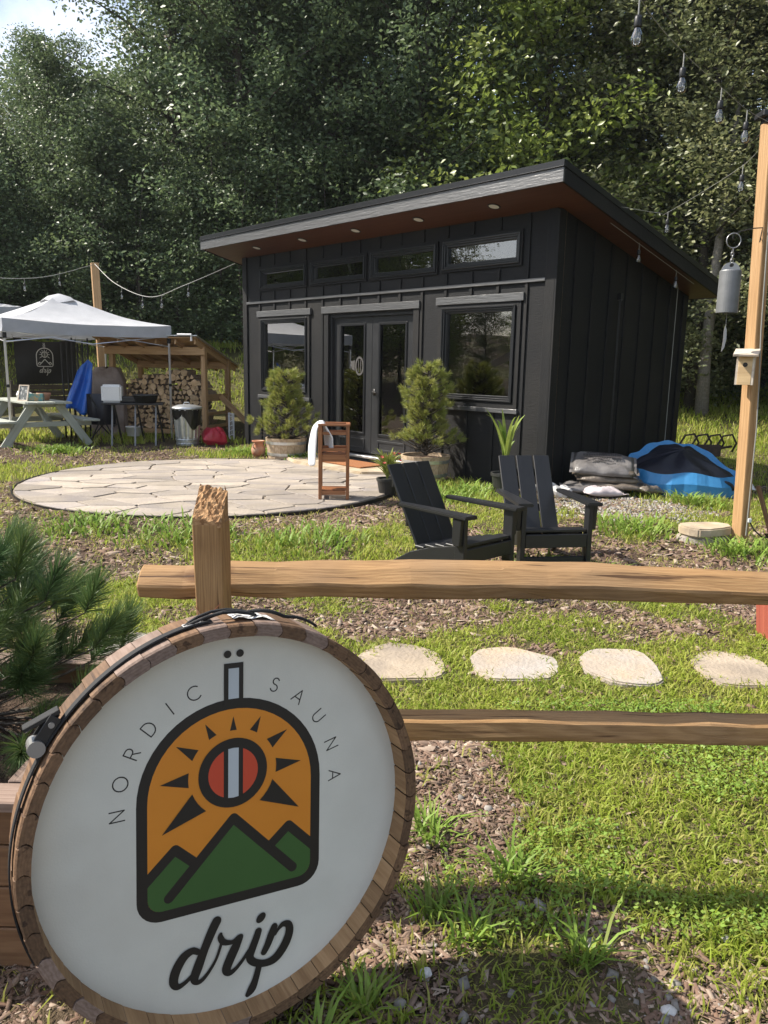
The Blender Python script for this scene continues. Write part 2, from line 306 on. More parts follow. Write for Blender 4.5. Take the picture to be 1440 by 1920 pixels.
pm('leaf_bright', (0.17, 0.245, 0.045), (0.26, 0.34, 0.065), scale=0.5, rough=0.36, bump=0, trans=0.45, attr=('dry', (0.33, 0.38, 0.10)), spec=0.8, rnd=0.1)
pm('leaf_olive', (0.10, 0.125, 0.055), (0.155, 0.18, 0.075), scale=0.5, rough=0.42, bump=0, trans=0.42, attr=('dry', (0.27, 0.27, 0.13)), spec=0.6, rnd=0.2)
pm('corn_leaf', (0.12, 0.22, 0.035), (0.36, 0.42, 0.10), scale=2, rough=0.4, bump=0, trans=0.3)
pm('indoor_leaf', (0.07, 0.20, 0.08), (0.14, 0.30, 0.12), scale=3, rough=0.4, bump=0, trans=0.2)
pm('petal', (0.40, 0.04, 0.05), (0.5, 0.1, 0.06), scale=4, rough=0.6, bump=0, trans=0.2)
pm('rock_white', (0.45, 0.44, 0.43), (0.62, 0.61, 0.60), scale=6, rough=0.9, bump=0.5)
pm('frame_grey', (0.12, 0.13, 0.13), (0.5, 0.5, 0.48), scale=30, rough=0.6, bump=0, contrast=(0.5, 0.6))
pm('teal_print', (0.10, 0.26, 0.25), (0.40, 0.26, 0.12), scale=14, rough=0.6, bump=0, contrast=(0.45, 0.6))
def glass(name, tint=(0.75, 0.80, 0.74), ior=1.6):
    m = bpy.data.materials.new(name); m.use_nodes = True; n = m.node_tree.nodes; l = m.node_tree.links; n.remove(n['Principled BSDF'])
    t = n.new('ShaderNodeBsdfTransparent'); t.inputs[0].default_value = (*tint, 1); g_ = n.new('ShaderNodeBsdfGlossy'); g_.inputs['Roughness'].default_value = 0.012
    fr = n.new('ShaderNodeFresnel'); fr.inputs[0].default_value = ior; mx = n.new('ShaderNodeMixShader')
    mu = n.new('ShaderNodeMath'); mu.operation = 'MULTIPLY'; mu.inputs[1].default_value = 4.0; mu.use_clamp = True
    nz = n.new('ShaderNodeTexNoise'); nz.inputs['Scale'].default_value = 1.3; bp = n.new('ShaderNodeBump'); bp.inputs['Strength'].default_value = 0.05; bp.inputs['Distance'].default_value = 0.02
    l.new(nz.outputs[0], bp.inputs['Height']); l.new(bp.outputs[0], g_.inputs['Normal'])
    l.new(fr.outputs[0], mu.inputs[0]); l.new(mu.outputs[0], mx.inputs[0]); l.new(t.outputs[0], mx.inputs[1]); l.new(g_.outputs[0], mx.inputs[2])
    l.new(mx.outputs[0], n['Material Output'].inputs[0]); M[name] = m
glass('glass'); glass('bulb_glass', (0.93, 0.93, 0.92), 1.5)

# ------------------------------------------------------------------ ground
def zf(x, y):
    x = np.asarray(x, float); y = np.asarray(y, float)
    near = -0.10 * (1 - sstep(4.3, 7.3, y))
    rgt = sstep(-1.0, 5.0, x)
    bank = np.clip(y - 16.2 + 0.03 * x, 0, 3.2) * 0.55 + np.clip(y - 19.4, 0, 40) * 0.10
    soft = np.clip(y - 11.5, 0, 60) * 0.085
    left = np.clip(-x - 14, 0, 60) * 0.08
    bumps = (fnoise(x * 0.8, y * 0.8) - 0.5) * 0.05 * sstep(2, 4, y) + (fnoise(x * 3, y * 3) - 0.5) * 0.025
    return near + bank * (1 - rgt) + soft * rgt + left + bumps
CAB_L = Vector((-2.508, 13.832)); CAB_A = R(-47.32)
cs_, sn_ = math.cos(CAB_A), math.sin(CAB_A)
def cabin_local(x, y): dx, dy = x - CAB_L.x, y - CAB_L.y; return dx * cs_ + dy * sn_, -dx * sn_ + dy * cs_
PAT = (-2.06, 9.25, 2.23)
def in_patio(x, y, m=0.0): return np.hypot(x - PAT[0], y - PAT[1]) < PAT[2] + m
def in_cabin(x, y, m=0.0):
    a, b = cabin_local(x, y); return (a > -m) & (a < 6.5 + m) & (b > -m) & (b < 3.3 + m)
STEPS = [(0.10, 3.85, 0.22, 0.27), (0.70, 3.84, 0.215, 0.24), (1.26, 3.82, 0.20, 0.23), (1.86, 3.82, 0.21, 0.24), (-1.36, 3.95, 0.21, 0.22)]
def in_steps(x, y, m=0.0):
    r = np.zeros(np.shape(x), bool)
    for (a, b, c, d) in STEPS: r |= ((x - a) / (c + m)) ** 2 + ((y - b) / (d + m)) ** 2 < 1
    return r
def grassy(x, y):
    """how much grass grows at a spot, 0..1"""
    n = fnoise(x * 0.9 + 3.1, y * 0.9 + 1.7); n2 = fnoise(x * 2.7 + 8, y * 2.7)
    g = sstep(0.43, 0.60, 0.55 * n + 0.45 * n2)
    near = sstep(4.2, 3.0, y)
    right = sstep(0.25, 0.85, x + (n2 - 0.5) * 1.0) * sstep(1.55, 2.0, y + (n - .5) * .5)
    gn = np.clip(right * 1.0 + 0.75 * g * sstep(2.6, 3.1, y) + 0.34 * g + .04, 0, 1)
    g = g * (1 - near) + gn * near
    ring = sstep(0.75, 0.25, np.abs(np.hypot(x - PAT[0], y - PAT[1]) - 2.5)) * sstep(9.5, 7.5, y)
    g = g * (1 - 0.75 * ring)
    grav = sstep(1.0, 0.5, np.hypot((x - 2.5) / 1.0, (y - 8.0) / 0.75)); g = g * (1 - 0.92 * grav)
    g = g * (1 - 0.7 * sstep(1.2, 0.4, np.hypot((x + 4.2) / 1.6, (y - 11.2) / 0.7)))
    g = np.maximum(g, sstep(14.5, 16.5, y) * 0.8)
    g = np.maximum(g, 0.75 * sstep(4.5, 6, x) * sstep(6, 8, y))
    g = np.where(in_cabin(x, y, 0.05) | in_patio(x, y, 0.03) | in_steps(x, y, -0.03), 0, g)
    return g
def axis_pts(lo, hi, f0, f1, d0, d1, g0, g1, dg):
    a = [lo]
    while a[-1] < hi: a.append(a[-1] + (dg if g0 <= a[-1] <= g1 else d0 if f0 <= a[-1] <= f1 else d1))
    return np.array(a)
gx = axis_pts(-150, 150, -6, 6, 0.12, 3.0, -1.6, 2.2, .035); gy = axis_pts(-60, 300, 0.5, 13, 0.12, 2.0, 1.0, 4.6, .035)
GX, GY = np.meshgrid(gx, gy); GZ = zf(GX, GY)
nx_, ny_ = len(gx), len(gy); ii, jj = np.meshgrid(np.arange(nx_ - 1), np.arange(ny_ - 1)); a_ = (jj * nx_ + ii).ravel()
T = np.concatenate([np.stack([a_, a_ + 1, a_ + nx_ + 1], 1), np.stack([a_, a_ + nx_ + 1, a_ + nx_], 1)])
V = np.stack([GX.ravel(), GY.ravel(), GZ.ravel()], 1)
ground = trimesh('ground', V, T, 'soil', smooth=True); tag(ground, kind='structure')
at_ = ground.data.attributes.new('grassy', 'FLOAT', 'POINT'); gg = grassy(V[:, 0], V[:, 1]); gg = np.where(V[:, 1] > 40, 1, gg); at_.data.foreach_set('value', gg.astype(np.float32) * 0.8)

def frustum(x, y, m=0.4): return (np.abs(x) < 0.53 * y + m)
def blades(n_try, ylo, yhi, hmin, hmax, wd, dens_pow=1.0, tuft=6, spread=0.035, lean=0.5, mask=grassy, xlim=None):
    y = ylo + (yhi - ylo) * rng.random(n_try) ** 0.9
    x = (rng.random(n_try) * 2 - 1) * (0.53 * y + 0.4)
    k = (rng.random(n_try) < mask(x, y) ** dens_pow)
    x, y = x[k], y[k]; n = len(x)
    x = np.repeat(x, tuft) + rng.normal(0, spread, n * tuft); y = np.repeat(y, tuft) + rng.normal(0, spread, n * tuft)
    dry0 = np.repeat(rng.random(n), tuft); k = ~(in_patio(x, y) | in_cabin(x, y, .02) | in_steps(x, y, -0.06)); x, y, dry0 = x[k], y[k], dry0[k]; n = len(x)
    h = hmin + (hmax - hmin) * rng.random(n) ** 1.6 ; h *= 0.6 + 0.8 * fnoise(x * 1.3, y * 1.3)
    ang = rng.random(n) * 2 * math.pi; ln = lean * (0.3 + rng.random(n)) * h
    ox, oy = np.cos(ang) * ln, np.sin(ang) * ln; px, py = -np.sin(ang) * wd * (0.6 + .8 * rng.random(n)), np.cos(ang) * wd * (0.6 + .8 * rng.random(n))
    tw = rng.random(n) * 2 * math.pi; px, py = np.cos(tw) * wd, np.sin(tw) * wd
    z = zf(x, y) - 0.006
    P = np.empty((n, 5, 3)); P[:, 0] = np.stack([x - px, y - py, z], 1); P[:, 1] = np.stack([x + px, y + py, z], 1)
    P[:, 2] = np.stack([x + ox * .35 - px * .8, y + oy * .35 - py * .8, z + h * .6], 1); P[:, 3] = np.stack([x + ox * .35 + px * .8, y + oy * .35 + py * .8, z + h * .6], 1)
    P[:, 4] = np.stack([x + ox, y + oy, z + h * (1 - 0.25 * (ln / h) ** 2)], 1)
    b = np.arange(n) * 5; T = np.concatenate([np.stack([b, b + 1, b + 3], 1), np.stack([b, b + 3, b + 2], 1), np.stack([b + 2, b + 3, b + 4], 1)])
    dry = np.clip(0.75 * dry0 ** 2 + 0.35 * rng.random(n) ** 2, 0, 1); dry = np.concatenate([dry] * 3)
    return P.reshape(-1, 3), T, dry
def merge(parts):
    Vs, Ts, Ds, o = [], [], [], 0
    for v, t, d in parts: Vs.append(v); Ts.append(t + o); Ds.append(d); o += len(v)
    return np.concatenate(Vs), np.concatenate(Ts), np.concatenate(Ds)
def straw(*a, **k): v, t, d = blades(*a, **k); return v, t, np.clip(.75 + .25 * d, 0, 1)
thin = lambda x, y: np.where(in_patio(x, y, .05) | in_cabin(x, y) | in_steps(x, y), 0, .55 - .3 * grassy(x, y))
V, T, D = merge([
    straw(1500, 1.5, 3.2, .012, .045, .0016, 1.0, 5, .03, 1.6, mask=thin), straw(5000, 3.0, 5.4, .012, .05, .0022, 1.0, 5, .04, 1.6, mask=thin), straw(8000, 5.2, 9.0, .015, .06, .0032, 1.0, 5, .05, 1.5, mask=thin), straw(3000, 9.0, 13.0, .02, .06, .005, 1.0, 5, .06, 1.5, mask=thin),
    blades(7500, 1.3, 3.3, 0.018, 0.065, 0.0036, 1.2, 8, 0.032, 1.2), blades(420, 1.3, 2.1, 0.03, 0.085, 0.0032, 1.0, 6, 0.010, 0.5, mask=lambda x, y: 0.5 + 0.3 * (x > .3)), blades(60, 2.0, 2.9, 0.03, 0.10, 0.0034, 1.0, 16, 0.02, 1.3, mask=lambda x, y: 0.7 * (x < .6)),
    blades(10500, 3.0, 5.2, 0.018, 0.06, 0.0042, 1.5, 7, 0.04, 1.2),
    blades(12000, 5.0, 8.5, 0.02, 0.075, 0.005, 1.3, 6, 0.055, 1.1),
    blades(12000, 8.0, 14, 0.03, 0.11, 0.006, 1.0, 4, 0.06, 0.6),
    blades(14000, 13, 24, 0.05, 0.20, 0.012, 1.0, 4, 0.12, 0.6)])
tag(trimesh('grass', V, T, 'grass', {'dry': D}), 'short patchy grass growing over the yard', 'grass', kind='stuff')
def tall_mask(x, y):
    t = np.zeros_like(x)
    for (a, b, r_) in TUFTS: t = np.maximum(t, (np.hypot(x - a, y - b) < r_) * 0.8)
    return t
TUFTS = [(0.27, 1.86, .05), (0.18, 2.32, .05), (0.42, 2.12, .06), (0.55, 1.78, .04), (2.9, 6.2, .2), (3.3, 6.15, .25), (1.2, 5.6, .22), (1.65, 5.3, .2), (2.3, 6.9, .35), (0.7, 8.4, .35), (1.0, 8.9, .3),
         (-1.7, 6.4, .5), (-0.6, 6.2, .4), (-2.6, 6.6, .4), (-1.3, 11.6, .2), (-2.2, 12.3, .4), (-5.2, 12.2, .4), (3.4, 8.3, .25), (0.16, 1.95, .04), (-0.13, 1.5, .03), (-.02, 1.62, .03)]
parts = []
for (a, b, r_) in TUFTS:
    n = int((28 if b < 4 else 110) + 500 * r_); x = a + rng.normal(0, r_ * .55, n); y = b + rng.normal(0, r_ * .55, n)
    h = (0.035 + 0.085 * rng.random(n)) * (1.0 if b < 4 else 1.25); ang = np.arctan2(y - b, x - a) + rng.normal(0, 1.5, n); ln = h * (0.5 + 1.1 * rng.random(n)); wd = 0.0028 + 0.0007 * b
    ox, oy = np.cos(ang) * ln, np.sin(ang) * ln; px, py = -np.sin(ang) * wd, np.cos(ang) * wd; z = zf(x, y) - .005
    P = np.empty((n, 5, 3)); P[:, 0] = np.stack([x - px, y - py, z], 1); P[:, 1] = np.stack([x + px, y + py, z], 1)
    P[:, 2] = np.stack([x + ox * .4 - px, y + oy * .4 - py, z + h * .65], 1); P[:, 3] = np.stack([x + ox * .4 + px, y + oy * .4 + py, z + h * .65], 1); P[:, 4] = np.stack([x + ox, y + oy, z + h * .85], 1)
    k = ~(in_patio(x, y) | in_cabin(x, y) | in_steps(x, y, -.05)); P = P[k]; n = len(P)
    bb = np.arange(n) * 5; T = np.concatenate([np.stack([bb, bb + 1, bb + 3], 1), np.stack([bb, bb + 3, bb + 2], 1), np.stack([bb + 2, bb + 3, bb + 4], 1)])
    parts.append((P.reshape(-1, 3), T, np.tile(rng.random(n) ** 3 * .6, 3)))
V, T, D = merge(parts); tag(trimesh('weeds', V, T, 'weed', {'dry': D}), 'taller tufts of coarse green weeds in the grass', 'weeds', kind='stuff')
# clover-like leaf litter of broad small leaves in the near grass
n = 26000; y = 1.85 + 1.5 * rng.random(n); x = 0.2 + 1.7 * rng.random(n); k = rng.random(n) < grassy(x, y) * sstep(.38, .55, fnoise(x * 2.2 + 5, y * 2.2)); x, y = x[k], y[k]; n = len(x)
s = 0.004 + 0.006 * rng.random(n); th = rng.random(n) * 6.28; z = zf(x, y) + 0.01 + 0.05 * rng.random(n); tl = rng.normal(0, .4, (n, 2))
c, sn = np.cos(th), np.sin(th); P = np.empty((n, 4, 3))
for q, (u, v) in enumerate(((-1, 0), (0, -.6), (1, 0), (0, .6))):
    dx, dy = (u * c - v * sn) * s, (u * sn + v * c) * s; P[:, q] = np.stack([x + dx, y + dy, z + dx * tl[:, 0] + dy * tl[:, 1]], 1)
b = np.arange(n) * 4; T = np.concatenate([np.stack([b, b + 1, b + 2], 1), np.stack([b, b + 2, b + 3], 1)])
tag(trimesh('ground_cover', P.reshape(-1, 3), T, 'weed', {'dry': np.tile(rng.random(n) ** 3 * .5, 2)}), 'tiny clover-like leaves among the near grass', 'ground cover', kind='stuff')

def chips(n, ylo, yhi, smin, smax, mask, flat=0.3, elong=2.5):
    y = ylo + (yhi - ylo) * rng.random(n); x = (rng.random(n) * 2 - 1) * (0.53 * y + 0.35); k = rng.random(n) < mask(x, y); x, y = x[k], y[k]; n = len(x)
    s = smin + (smax - smin) * rng.random(n) ** 3.2; L = s * (1 + elong * rng.random(n) ** 1.5); th = rng.random(n) * 6.28; tz = rng.normal(0, .25, (n, 2))
    base = np.array([(-1, -1, -1), (1, -1, -1), (1, 1, -1), (-1, 1, -1), (-.8, -.7, 1), (.85, -.75, 1), (.7, .8, 1), (-.75, .7, 1)], float)
    B = base[None] * (1 + rng.normal(0, .18, (n, 8, 3))) * np.stack([L, s, s * flat], 1)[:, None] * 0.5
    c, sn = np.cos(th)[:, None], np.sin(th)[:, None]; X = B[..., 0] * c - B[..., 1] * sn; Y = B[..., 0] * sn + B[..., 1] * c
    Z = B[..., 2] + X * tz[:, :1] + Y * tz[:, 1:] + (zf(x, y) + s * flat * 0.3 + .0035)[:, None]
    P = np.stack([X + x[:, None], Y + y[:, None], Z], -1)
    F = np.array([(4, 5, 6), (4, 6, 7), (0, 1, 5), (0, 5, 4), (1, 2, 6), (1, 6, 5), (2, 3, 7), (2, 7, 6), (3, 0, 4), (3, 4, 7)])
    T = (np.arange(n) * 8)[:, None, None] + F[None]
    return P.reshape(-1, 3), T.reshape(-1, 3), np.repeat(np.where(rng.random(n) < .25, rng.random(n), rng.random(n) * .3), 10)
bare = lambda x, y: np.where(in_patio(x, y, .05) | in_cabin(x, y) | in_steps(x, y), 0, np.clip(1.05 - grassy(x, y), 0.12, 1))
V, T, D = merge([chips(62000, 1.25, 3.0, .0025, .013, bare, .35, 5.0), chips(1500, 1.25, 3.2, .002, .005, bare, .6, 16), chips(30000, 2.8, 5.2, .005, .022, bare, .35, 4), chips(26000, 5.0, 8.8, .009, .03, bare, .35, 3.5), chips(12000, 8.5, 13, .012, .04, bare, .3, 3)])
tag(trimesh('mulch', V, T, 'mulch', {'dry': D}), 'brown bark mulch chips scattered over bare soil', 'mulch', kind='stuff')
gravm = lambda x, y: np.clip(sstep(1.1, .7, np.hypot((x - 2.5) / 1.0, (y - 8.0) / 0.8)) + 0.05 * bare(x, y) * (y < 5) + 0.2 * sstep(2.0, 1.6, y) * sstep(.3, .7, x), 0, 1)
V, T, D = merge([chips(7000, 1.25, 2.6, .005, .024, gravm, .7, .6), chips(4000, 2.4, 5, .006, .02, gravm, .7, .6), chips(26000, 6.5, 9.2, .010, .03, gravm, .6, .8)])
tag(trimesh('gravel', V, T, 'pebble', {'dry': D}), 'loose grey gravel and pebbles on the soil', 'gravel', kind='stuff')

# ------------------------------------------------------------------ flagstone patio
def clip_poly(poly, px, py, nx, ny):
    o = []
    for i in range(len(poly)):
        a, b = poly[i], poly[(i + 1) % len(poly)]; da = (a[0] - px) * nx + (a[1] - py) * ny; db = (b[0] - px) * nx + (b[1] - py) * ny
        if da <= 0: o.append(a)
        if (da < 0 < db) or (db < 0 < da): t = da / (da - db); o.append((a[0] + (b[0] - a[0]) * t, a[1] + (b[1] - a[1]) * t))
    return o
patio = MB().lathe([(0.001, 0.012), (PAT[2] - .01, 0.012), (PAT[2] - .01, -.15)], 72).build('patio', 'joint_sand', loc=(PAT[0], PAT[1], 0)); tag(patio, kind='structure')
MB().lathe([(PAT[2] + .004, -.12), (PAT[2] + .004, .022), (PAT[2] + .014, .024), (PAT[2] + .014, -.12)], 72).build('patio_edging', 'black_plastic', patio)
random.seed(21); seeds = []; tries = 0
while len(seeds) < 104 and tries < 20000:
    tries += 1; a = random.uniform(-1.3, 1.3) * PAT[2]; b = random.uniform(-1, 1) * PAT[2]
    if math.hypot(a, b) < PAT[2] * .985 and all(math.hypot((a - p[0]) * .62, (b - p[1]) * 1.15) > .235 for p in seeds): seeds.append((a, b))
for k, (a, b) in enumerate(seeds):
    poly = [(PAT[2] * .992 * math.cos(t * math.pi / 36), PAT[2] * .992 * math.sin(t * math.pi / 36)) for t in range(72)]
    for (c, d) in seeds:
        if (c, d) != (a, b):
            # metric stretched so that stones lie longer from side to side
            nx, ny = (c - a) * .45, (d - b) * 1.25; poly = clip_poly(poly, (a + c) / 2, (b + d) / 2, nx, ny)
            if len(poly) < 3: break
    if len(poly) < 3: continue
    cx = sum(p[0] for p in poly) / len(poly); cy = sum(p[1] for p in poly) / len(poly); q = []
    for p, p2 in zip(poly, poly[1:] + poly[:1]):
        for t in ((0.0, .5) if math.hypot(p2[0] - p[0], p2[1] - p[1]) > .22 else (0.0,)):
            x, y = p[0] + (p2[0] - p[0]) * t - cx, p[1] + (p2[1] - p[1]) * t - cy; l_ = math.hypot(x, y) or 1; g_ = max(0.2, 1 - (.006 + random.random() ** 2 * .016) / l_)
            q.append((x * g_, y * g_))
    MB().prism(q, -.02, random.uniform(-.004, .006), 'z').build('flagstone', 'flagstone', patio, (cx, cy, 0.026), (random.uniform(-.006, .006), random.uniform(-.006, .006), 0), bevel=.006)

# stepping stones
def irregular(rx, ry, n=26, j=.035, sd=0):
    rr = random.Random(sd); pw = 2.5; ph = [rr.uniform(0, 6.28) for _ in range(3)]
    rx, ry = rx * 1.02, ry
    return [(rx * (1 + .07 * math.sin(2 * t + ph[0]) + .06 * math.sin(3 * t + ph[1]) + rr.uniform(-j, j)) * abs(math.cos(t)) ** (2 / pw) * math.copysign(1, math.cos(t)), ry * (1 + .08 * math.sin(3 * t + ph[2]) + .05 * math.sin(2 * t + ph[0]) + rr.uniform(-j, j)) * abs(math.sin(t)) ** (2 / pw) * math.copysign(1, math.sin(t))) for t in [2 * math.pi * i / n for i in range(n)]]
    return [(rx * abs(math.cos(t)) ** (2 / pw) * math.copysign(1, math.cos(t)) * (1 + rr.uniform(-j, j)), ry * abs(math.sin(t)) ** (2 / pw) * math.copysign(1, math.sin(t)) * (1 + rr.uniform(-j, j))) for t in [2 * math.pi * i / n for i in range(n)]]
SL = ['tan stepping stone with speckled surface beside the barrel sign', 'pale grey stepping stone, second from the barrel sign', 'pale grey squarish stepping stone, third from the barrel sign', 'tan stepping stone cut off at the right edge of the picture', 'stepping stone half hidden behind the barrel sign and pine needles']
for k, (x, y, rx, ry) in enumerate(STEPS):
    o = MB().prism(irregular(rx, ry, sd=k + 3), -.05, .018, 'z').build('stepping_stone', 'step_stone_tan' if k in (0, 3) else 'step_stone', None, (x, y, float(zf(x, y)) + .004), (random.uniform(-.02, .02), random.uniform(-.02, .02), -.1), bevel=.008, seg=2)
    tag(o, SL[k], 'stone', 'stepping stones across the grass')

# ------------------------------------------------------------------ cabin (local: x along the front, y inward, z up)
CW, CD = 6.5, 3.12; OF, OS, OB = 0.55, 0.40, 0.12; SLP = 0.235
def roofz(y): return 3.20 - SLP * y          # underside of the roof
cabin = thing('cabin', 'black board and batten cabin with a shed roof and glazed double doors', 'cabin', (CAB_L.x, CAB_L.y, 0), CAB_A)
WIN = [(0.60, 1.80, 1.02, 2.12), (4.81, 5.93, 1.06, 2.14)]
CLE = [(0.59, 1.77, 2.69, 2.93), (1.99, 3.19, 2.69, 2.93), (3.39, 4.59, 2.68, 2.95), (4.79, 5.95, 2.69, 2.96)]
DOOR = (2.40, 4.23, 0.12, 2.17)
holes = WIN + CLE + [DOOR]
def wall_with_holes(W, H, holes, th):
    xs = sorted({0, W} | {h[0] for h in holes} | {h[1] for h in holes}); zs = sorted({-.15, H} | {h[2] for h in holes} | {h[3] for h in holes})
    hole = lambda x, z: any(h[0] < x < h[1] and h[2] < z < h[3] for h in holes)
    b = MB(); s = [[not hole((xs[i] + xs[i + 1]) / 2, (zs[j] + zs[j + 1]) / 2) for j in range(len(zs) - 1)] for i in range(len(xs) - 1)]
    for i in range(len(xs) - 1):
        for j in range(len(zs) - 1):
            x0, x1, z0, z1 = xs[i], xs[i + 1], zs[j], zs[j + 1]
            if s[i][j]:
                b.add([(x0, 0, z0), (x1, 0, z0), (x1, 0, z1), (x0, 0, z1)], [(0, 1, 2, 3)]); b.add([(x0, th, z0), (x1, th, z0), (x1, th, z1), (x0, th, z1)], [(3, 2, 1, 0)], 1)
            else:
                if i and s[i - 1][j]: b.add([(x0, 0, z0), (x0, 0, z1), (x0, th, z1), (x0, th, z0)], [(0, 1, 2, 3)])
                if i < len(xs) - 2 and s[i + 1][j]: b.add([(x1, 0, z0), (x1, 0, z1), (x1, th, z1), (x1, th, z0)], [(3, 2, 1, 0)])
                if j and s[i][j - 1]: b.add([(x0, 0, z0), (x1, 0, z0), (x1, th, z0), (x0, th, z0)], [(3, 2, 1, 0)])
                if j < len(zs) - 2 and s[i][j + 1]: b.add([(x0, 0, z1), (x1, 0, z1), (x1, th, z1), (x0, th, z1)], [(0, 1, 2, 3)])
    return b
wall_with_holes(CW, roofz(0) + .02, holes, .14).build('front_wall', ['siding', 'panel_wood'], cabin, fixn=False)
for nm, x0 in (('side_wall', CW - .14), ('side_wall', 0)):
    MB().prism([(.141, -.15), (CD, -.15), (CD, roofz(CD) + .02), (.141, roofz(.141) + .02)], x0, x0 + .14, 'x').build(nm, 'siding', cabin)
MB().box((CW / 2, CD - .07, (roofz(CD) - .15) / 2), (CW - .282, .14, roofz(CD) + .13)).build('rear_wall', 'siding', cabin)
MB().box((CW / 2, CD - .155, 1.2), (CW - .3, .02, 2.3)).build('wall_panelling', 'panel_wood', cabin)
MB().box((CW / 2, CD / 2, .06), (CW - .29, CD - .29, .1)).build('floor', 'panel_wood', cabin)
BT = .018
def batten(x, z0, z1, wd=.045, side=False, th=BT):
    if z1 - z0 < .03: return
    if not side: beam('batten', (x, -th / 2 - .001, z0), (x, -th / 2 - .001, z1), th, wd, 'siding', cabin, bevel=.002, up=(1, 0, 0))
    else: beam('batten', (CW + th / 2 + .001, x, z0), (CW + th / 2 + .001, x, z1), wd, th, 'siding', cabin, bevel=.002, up=(1, 0, 0))
BELT = 2.44
for k in range(14):
    x = .51 + .43 * k; top = roofz(0) - .005; cuts = []
    for (a, b, c, d) in WIN: cuts += [(c - .17, d + .185)] if a - .14 < x < b + .14 else []
    cuts += [(0.02, DOOR[3] + .13)] if DOOR[0] - .14 < x < DOOR[1] + .14 else []
    for (a, b, c, d) in CLE: cuts += [(c - .085, d + .085)] if a - .1 < x < b + .1 else []
    cuts.append((BELT - .02, BELT + .025)); cuts.sort(); z = -.1
    for (a, b) in cuts: batten(x, z, a - .001); z = max(z, b + .001)
    batten(x, z, top)
beam('belt_trim', (.13, -.017, BELT), (CW - .13, -.017, BELT), .034, .04, 'trim', cabin, bevel=.003)
for x in (.065, CW - .065): beam('corner_board', (x, -.013, -.12), (x, -.013, roofz(0)), .026, .13, 'siding', cabin, bevel=.003, up=(1, 0, 0))
beam('corner_board', (CW + .013, .0385, -.12), (CW + .013, .0385, roofz(.06)), .13, .026, 'siding', cabin, bevel=.003, up=(1, 0, 0))
for k in range(7): x = .36 + .38 * k; batten(x, -.1, roofz(x) - .01, .05, True)
beam('corner_board', (CW + .013, CD - .065, -.12), (CW + .013, CD - .065, roofz(CD)), .13, .026, 'siding', cabin, bevel=.003, up=(1, 0, 0))
cdp = MB().tube([(CW + .05, 1.30, .05), (CW + .05, 1.30, 2.30)], .012, 8); cdp.box((CW + .05, 1.30, 2.33), (.05, .06, .08)); cdp.build('conduit', 'black_plastic', cabin)
MB().tube([(CW + .06, 2.72, .1), (CW + .06, 2.72, 2.55)], .005, 6).build('drop_cable', 'cord', cabin)
def frame_ring(b, x0, x1, z0, z1, wd, y0, y1, mi=0):
    """rectangular ring of mitred boards with outer edge x0..x1, z0..z1"""
    o = [(x0, z0), (x1, z0), (x1, z1), (x0, z1)]; i = [(x0 + wd, z0 + wd), (x1 - wd, z0 + wd), (x1 - wd, z1 - wd), (x0 + wd, z1 - wd)]
    for k in range(4):
        q = (k + 1) % 4; P = [o[k], o[q], i[q], i[k]]
        vs = [(p[0], y0, p[1]) for p in P] + [(p[0], y1, p[1]) for p in P]
        b.add(vs, [(0, 1, 2, 3), (7, 6, 5, 4), (0, 4, 5, 1), (1, 5, 6, 2), (2, 6, 7, 3), (3, 7, 4, 0)], mi)
def window(x0, x1, z0, z1, big):
    b = MB(); m = .075 if not big else .05
    if big: frame_ring(b, x0 - .115, x1 + .115, z0 - .115, z1 + .075, .066, -.024, -.002)
    else: frame_ring(b, x0 - .07, x1 + .07, z0 - .07, z1 + .07, .03, -.026, -.002)
    win = b.build('window', 'siding', cabin, bevel=.002)
    s = MB(); frame_ring(s, x0 - .04, x1 + .04, z0 - .04, z1 + .04, .022, -.045, -.0022); frame_ring(s, x0 - .0165, x1 + .0165, z0 - .0165, z1 + .0165, .022, -.032, .05); frame_ring(s, x0 + .006, x1 - .006, z0 + .006, z1 - .006, .026, -.012, .06)
    s.build('sash', 'black_vinyl', win, bevel=.004)
    MB().box(((x0 + x1) / 2, .03, (z0 + z1) / 2), (x1 - x0 - .06, .006, z1 - z0 - .06)).build('pane', 'glass', win)
    if big:
        beam('header_board', (x0 - .145, -.021, z1 + .125), (x1 + .155, -.021, z1 + .125), .042, .095, 'trim', win, bevel=.003)
        beam('sill', (x0 - .13, -.024, z0 - .145), (x1 + .14, -.024, z0 - .145), .05, .055, 'trim', win, bevel=.003)
        beam('jamb_lining', (x0 + .034, .10, z0 + .04), (x0 + .034, .10, z1 - .04), .10, .012, 'sage_paint', win, bevel=0, up=(1, 0, 0))
for w_ in WIN: window(*w_, True)
for w_ in CLE: window(*w_, False)
# glazed double door
dx0, dx1, dz0, dz1 = DOOR; mid = (dx0 + dx1) / 2
beam('header_board', (dx0 - .16, -.022, dz1 + .075), (dx1 + .13, -.022, dz1 + .075), .044, .10, 'trim', cabin, bevel=.003)
for x in (dx0 - .06, dx1 + .06): beam('door_casing', (x, -.014, -.02), (x, -.014, dz1 + .022), .026, .11, 'siding', cabin, bevel=.003, up=(1, 0, 0))
beam('door_jamb', (dx0 + .02, .075, dz0), (dx0 + .02, .075, dz1 - .002), .12, .036, 'door_paint', cabin, bevel=.002, up=(1, 0, 0))
beam('door_jamb', (dx1 - .02, .075, dz0), (dx1 - .02, .075, dz1 - .002), .12, .036, 'door_paint', cabin, bevel=.002, up=(1, 0, 0))
beam('door_jamb', (dx0 + .04, .075, dz1 - .02), (dx1 - .04, .075, dz1 - .02), .12, .036, 'door_paint', cabin, bevel=.002)
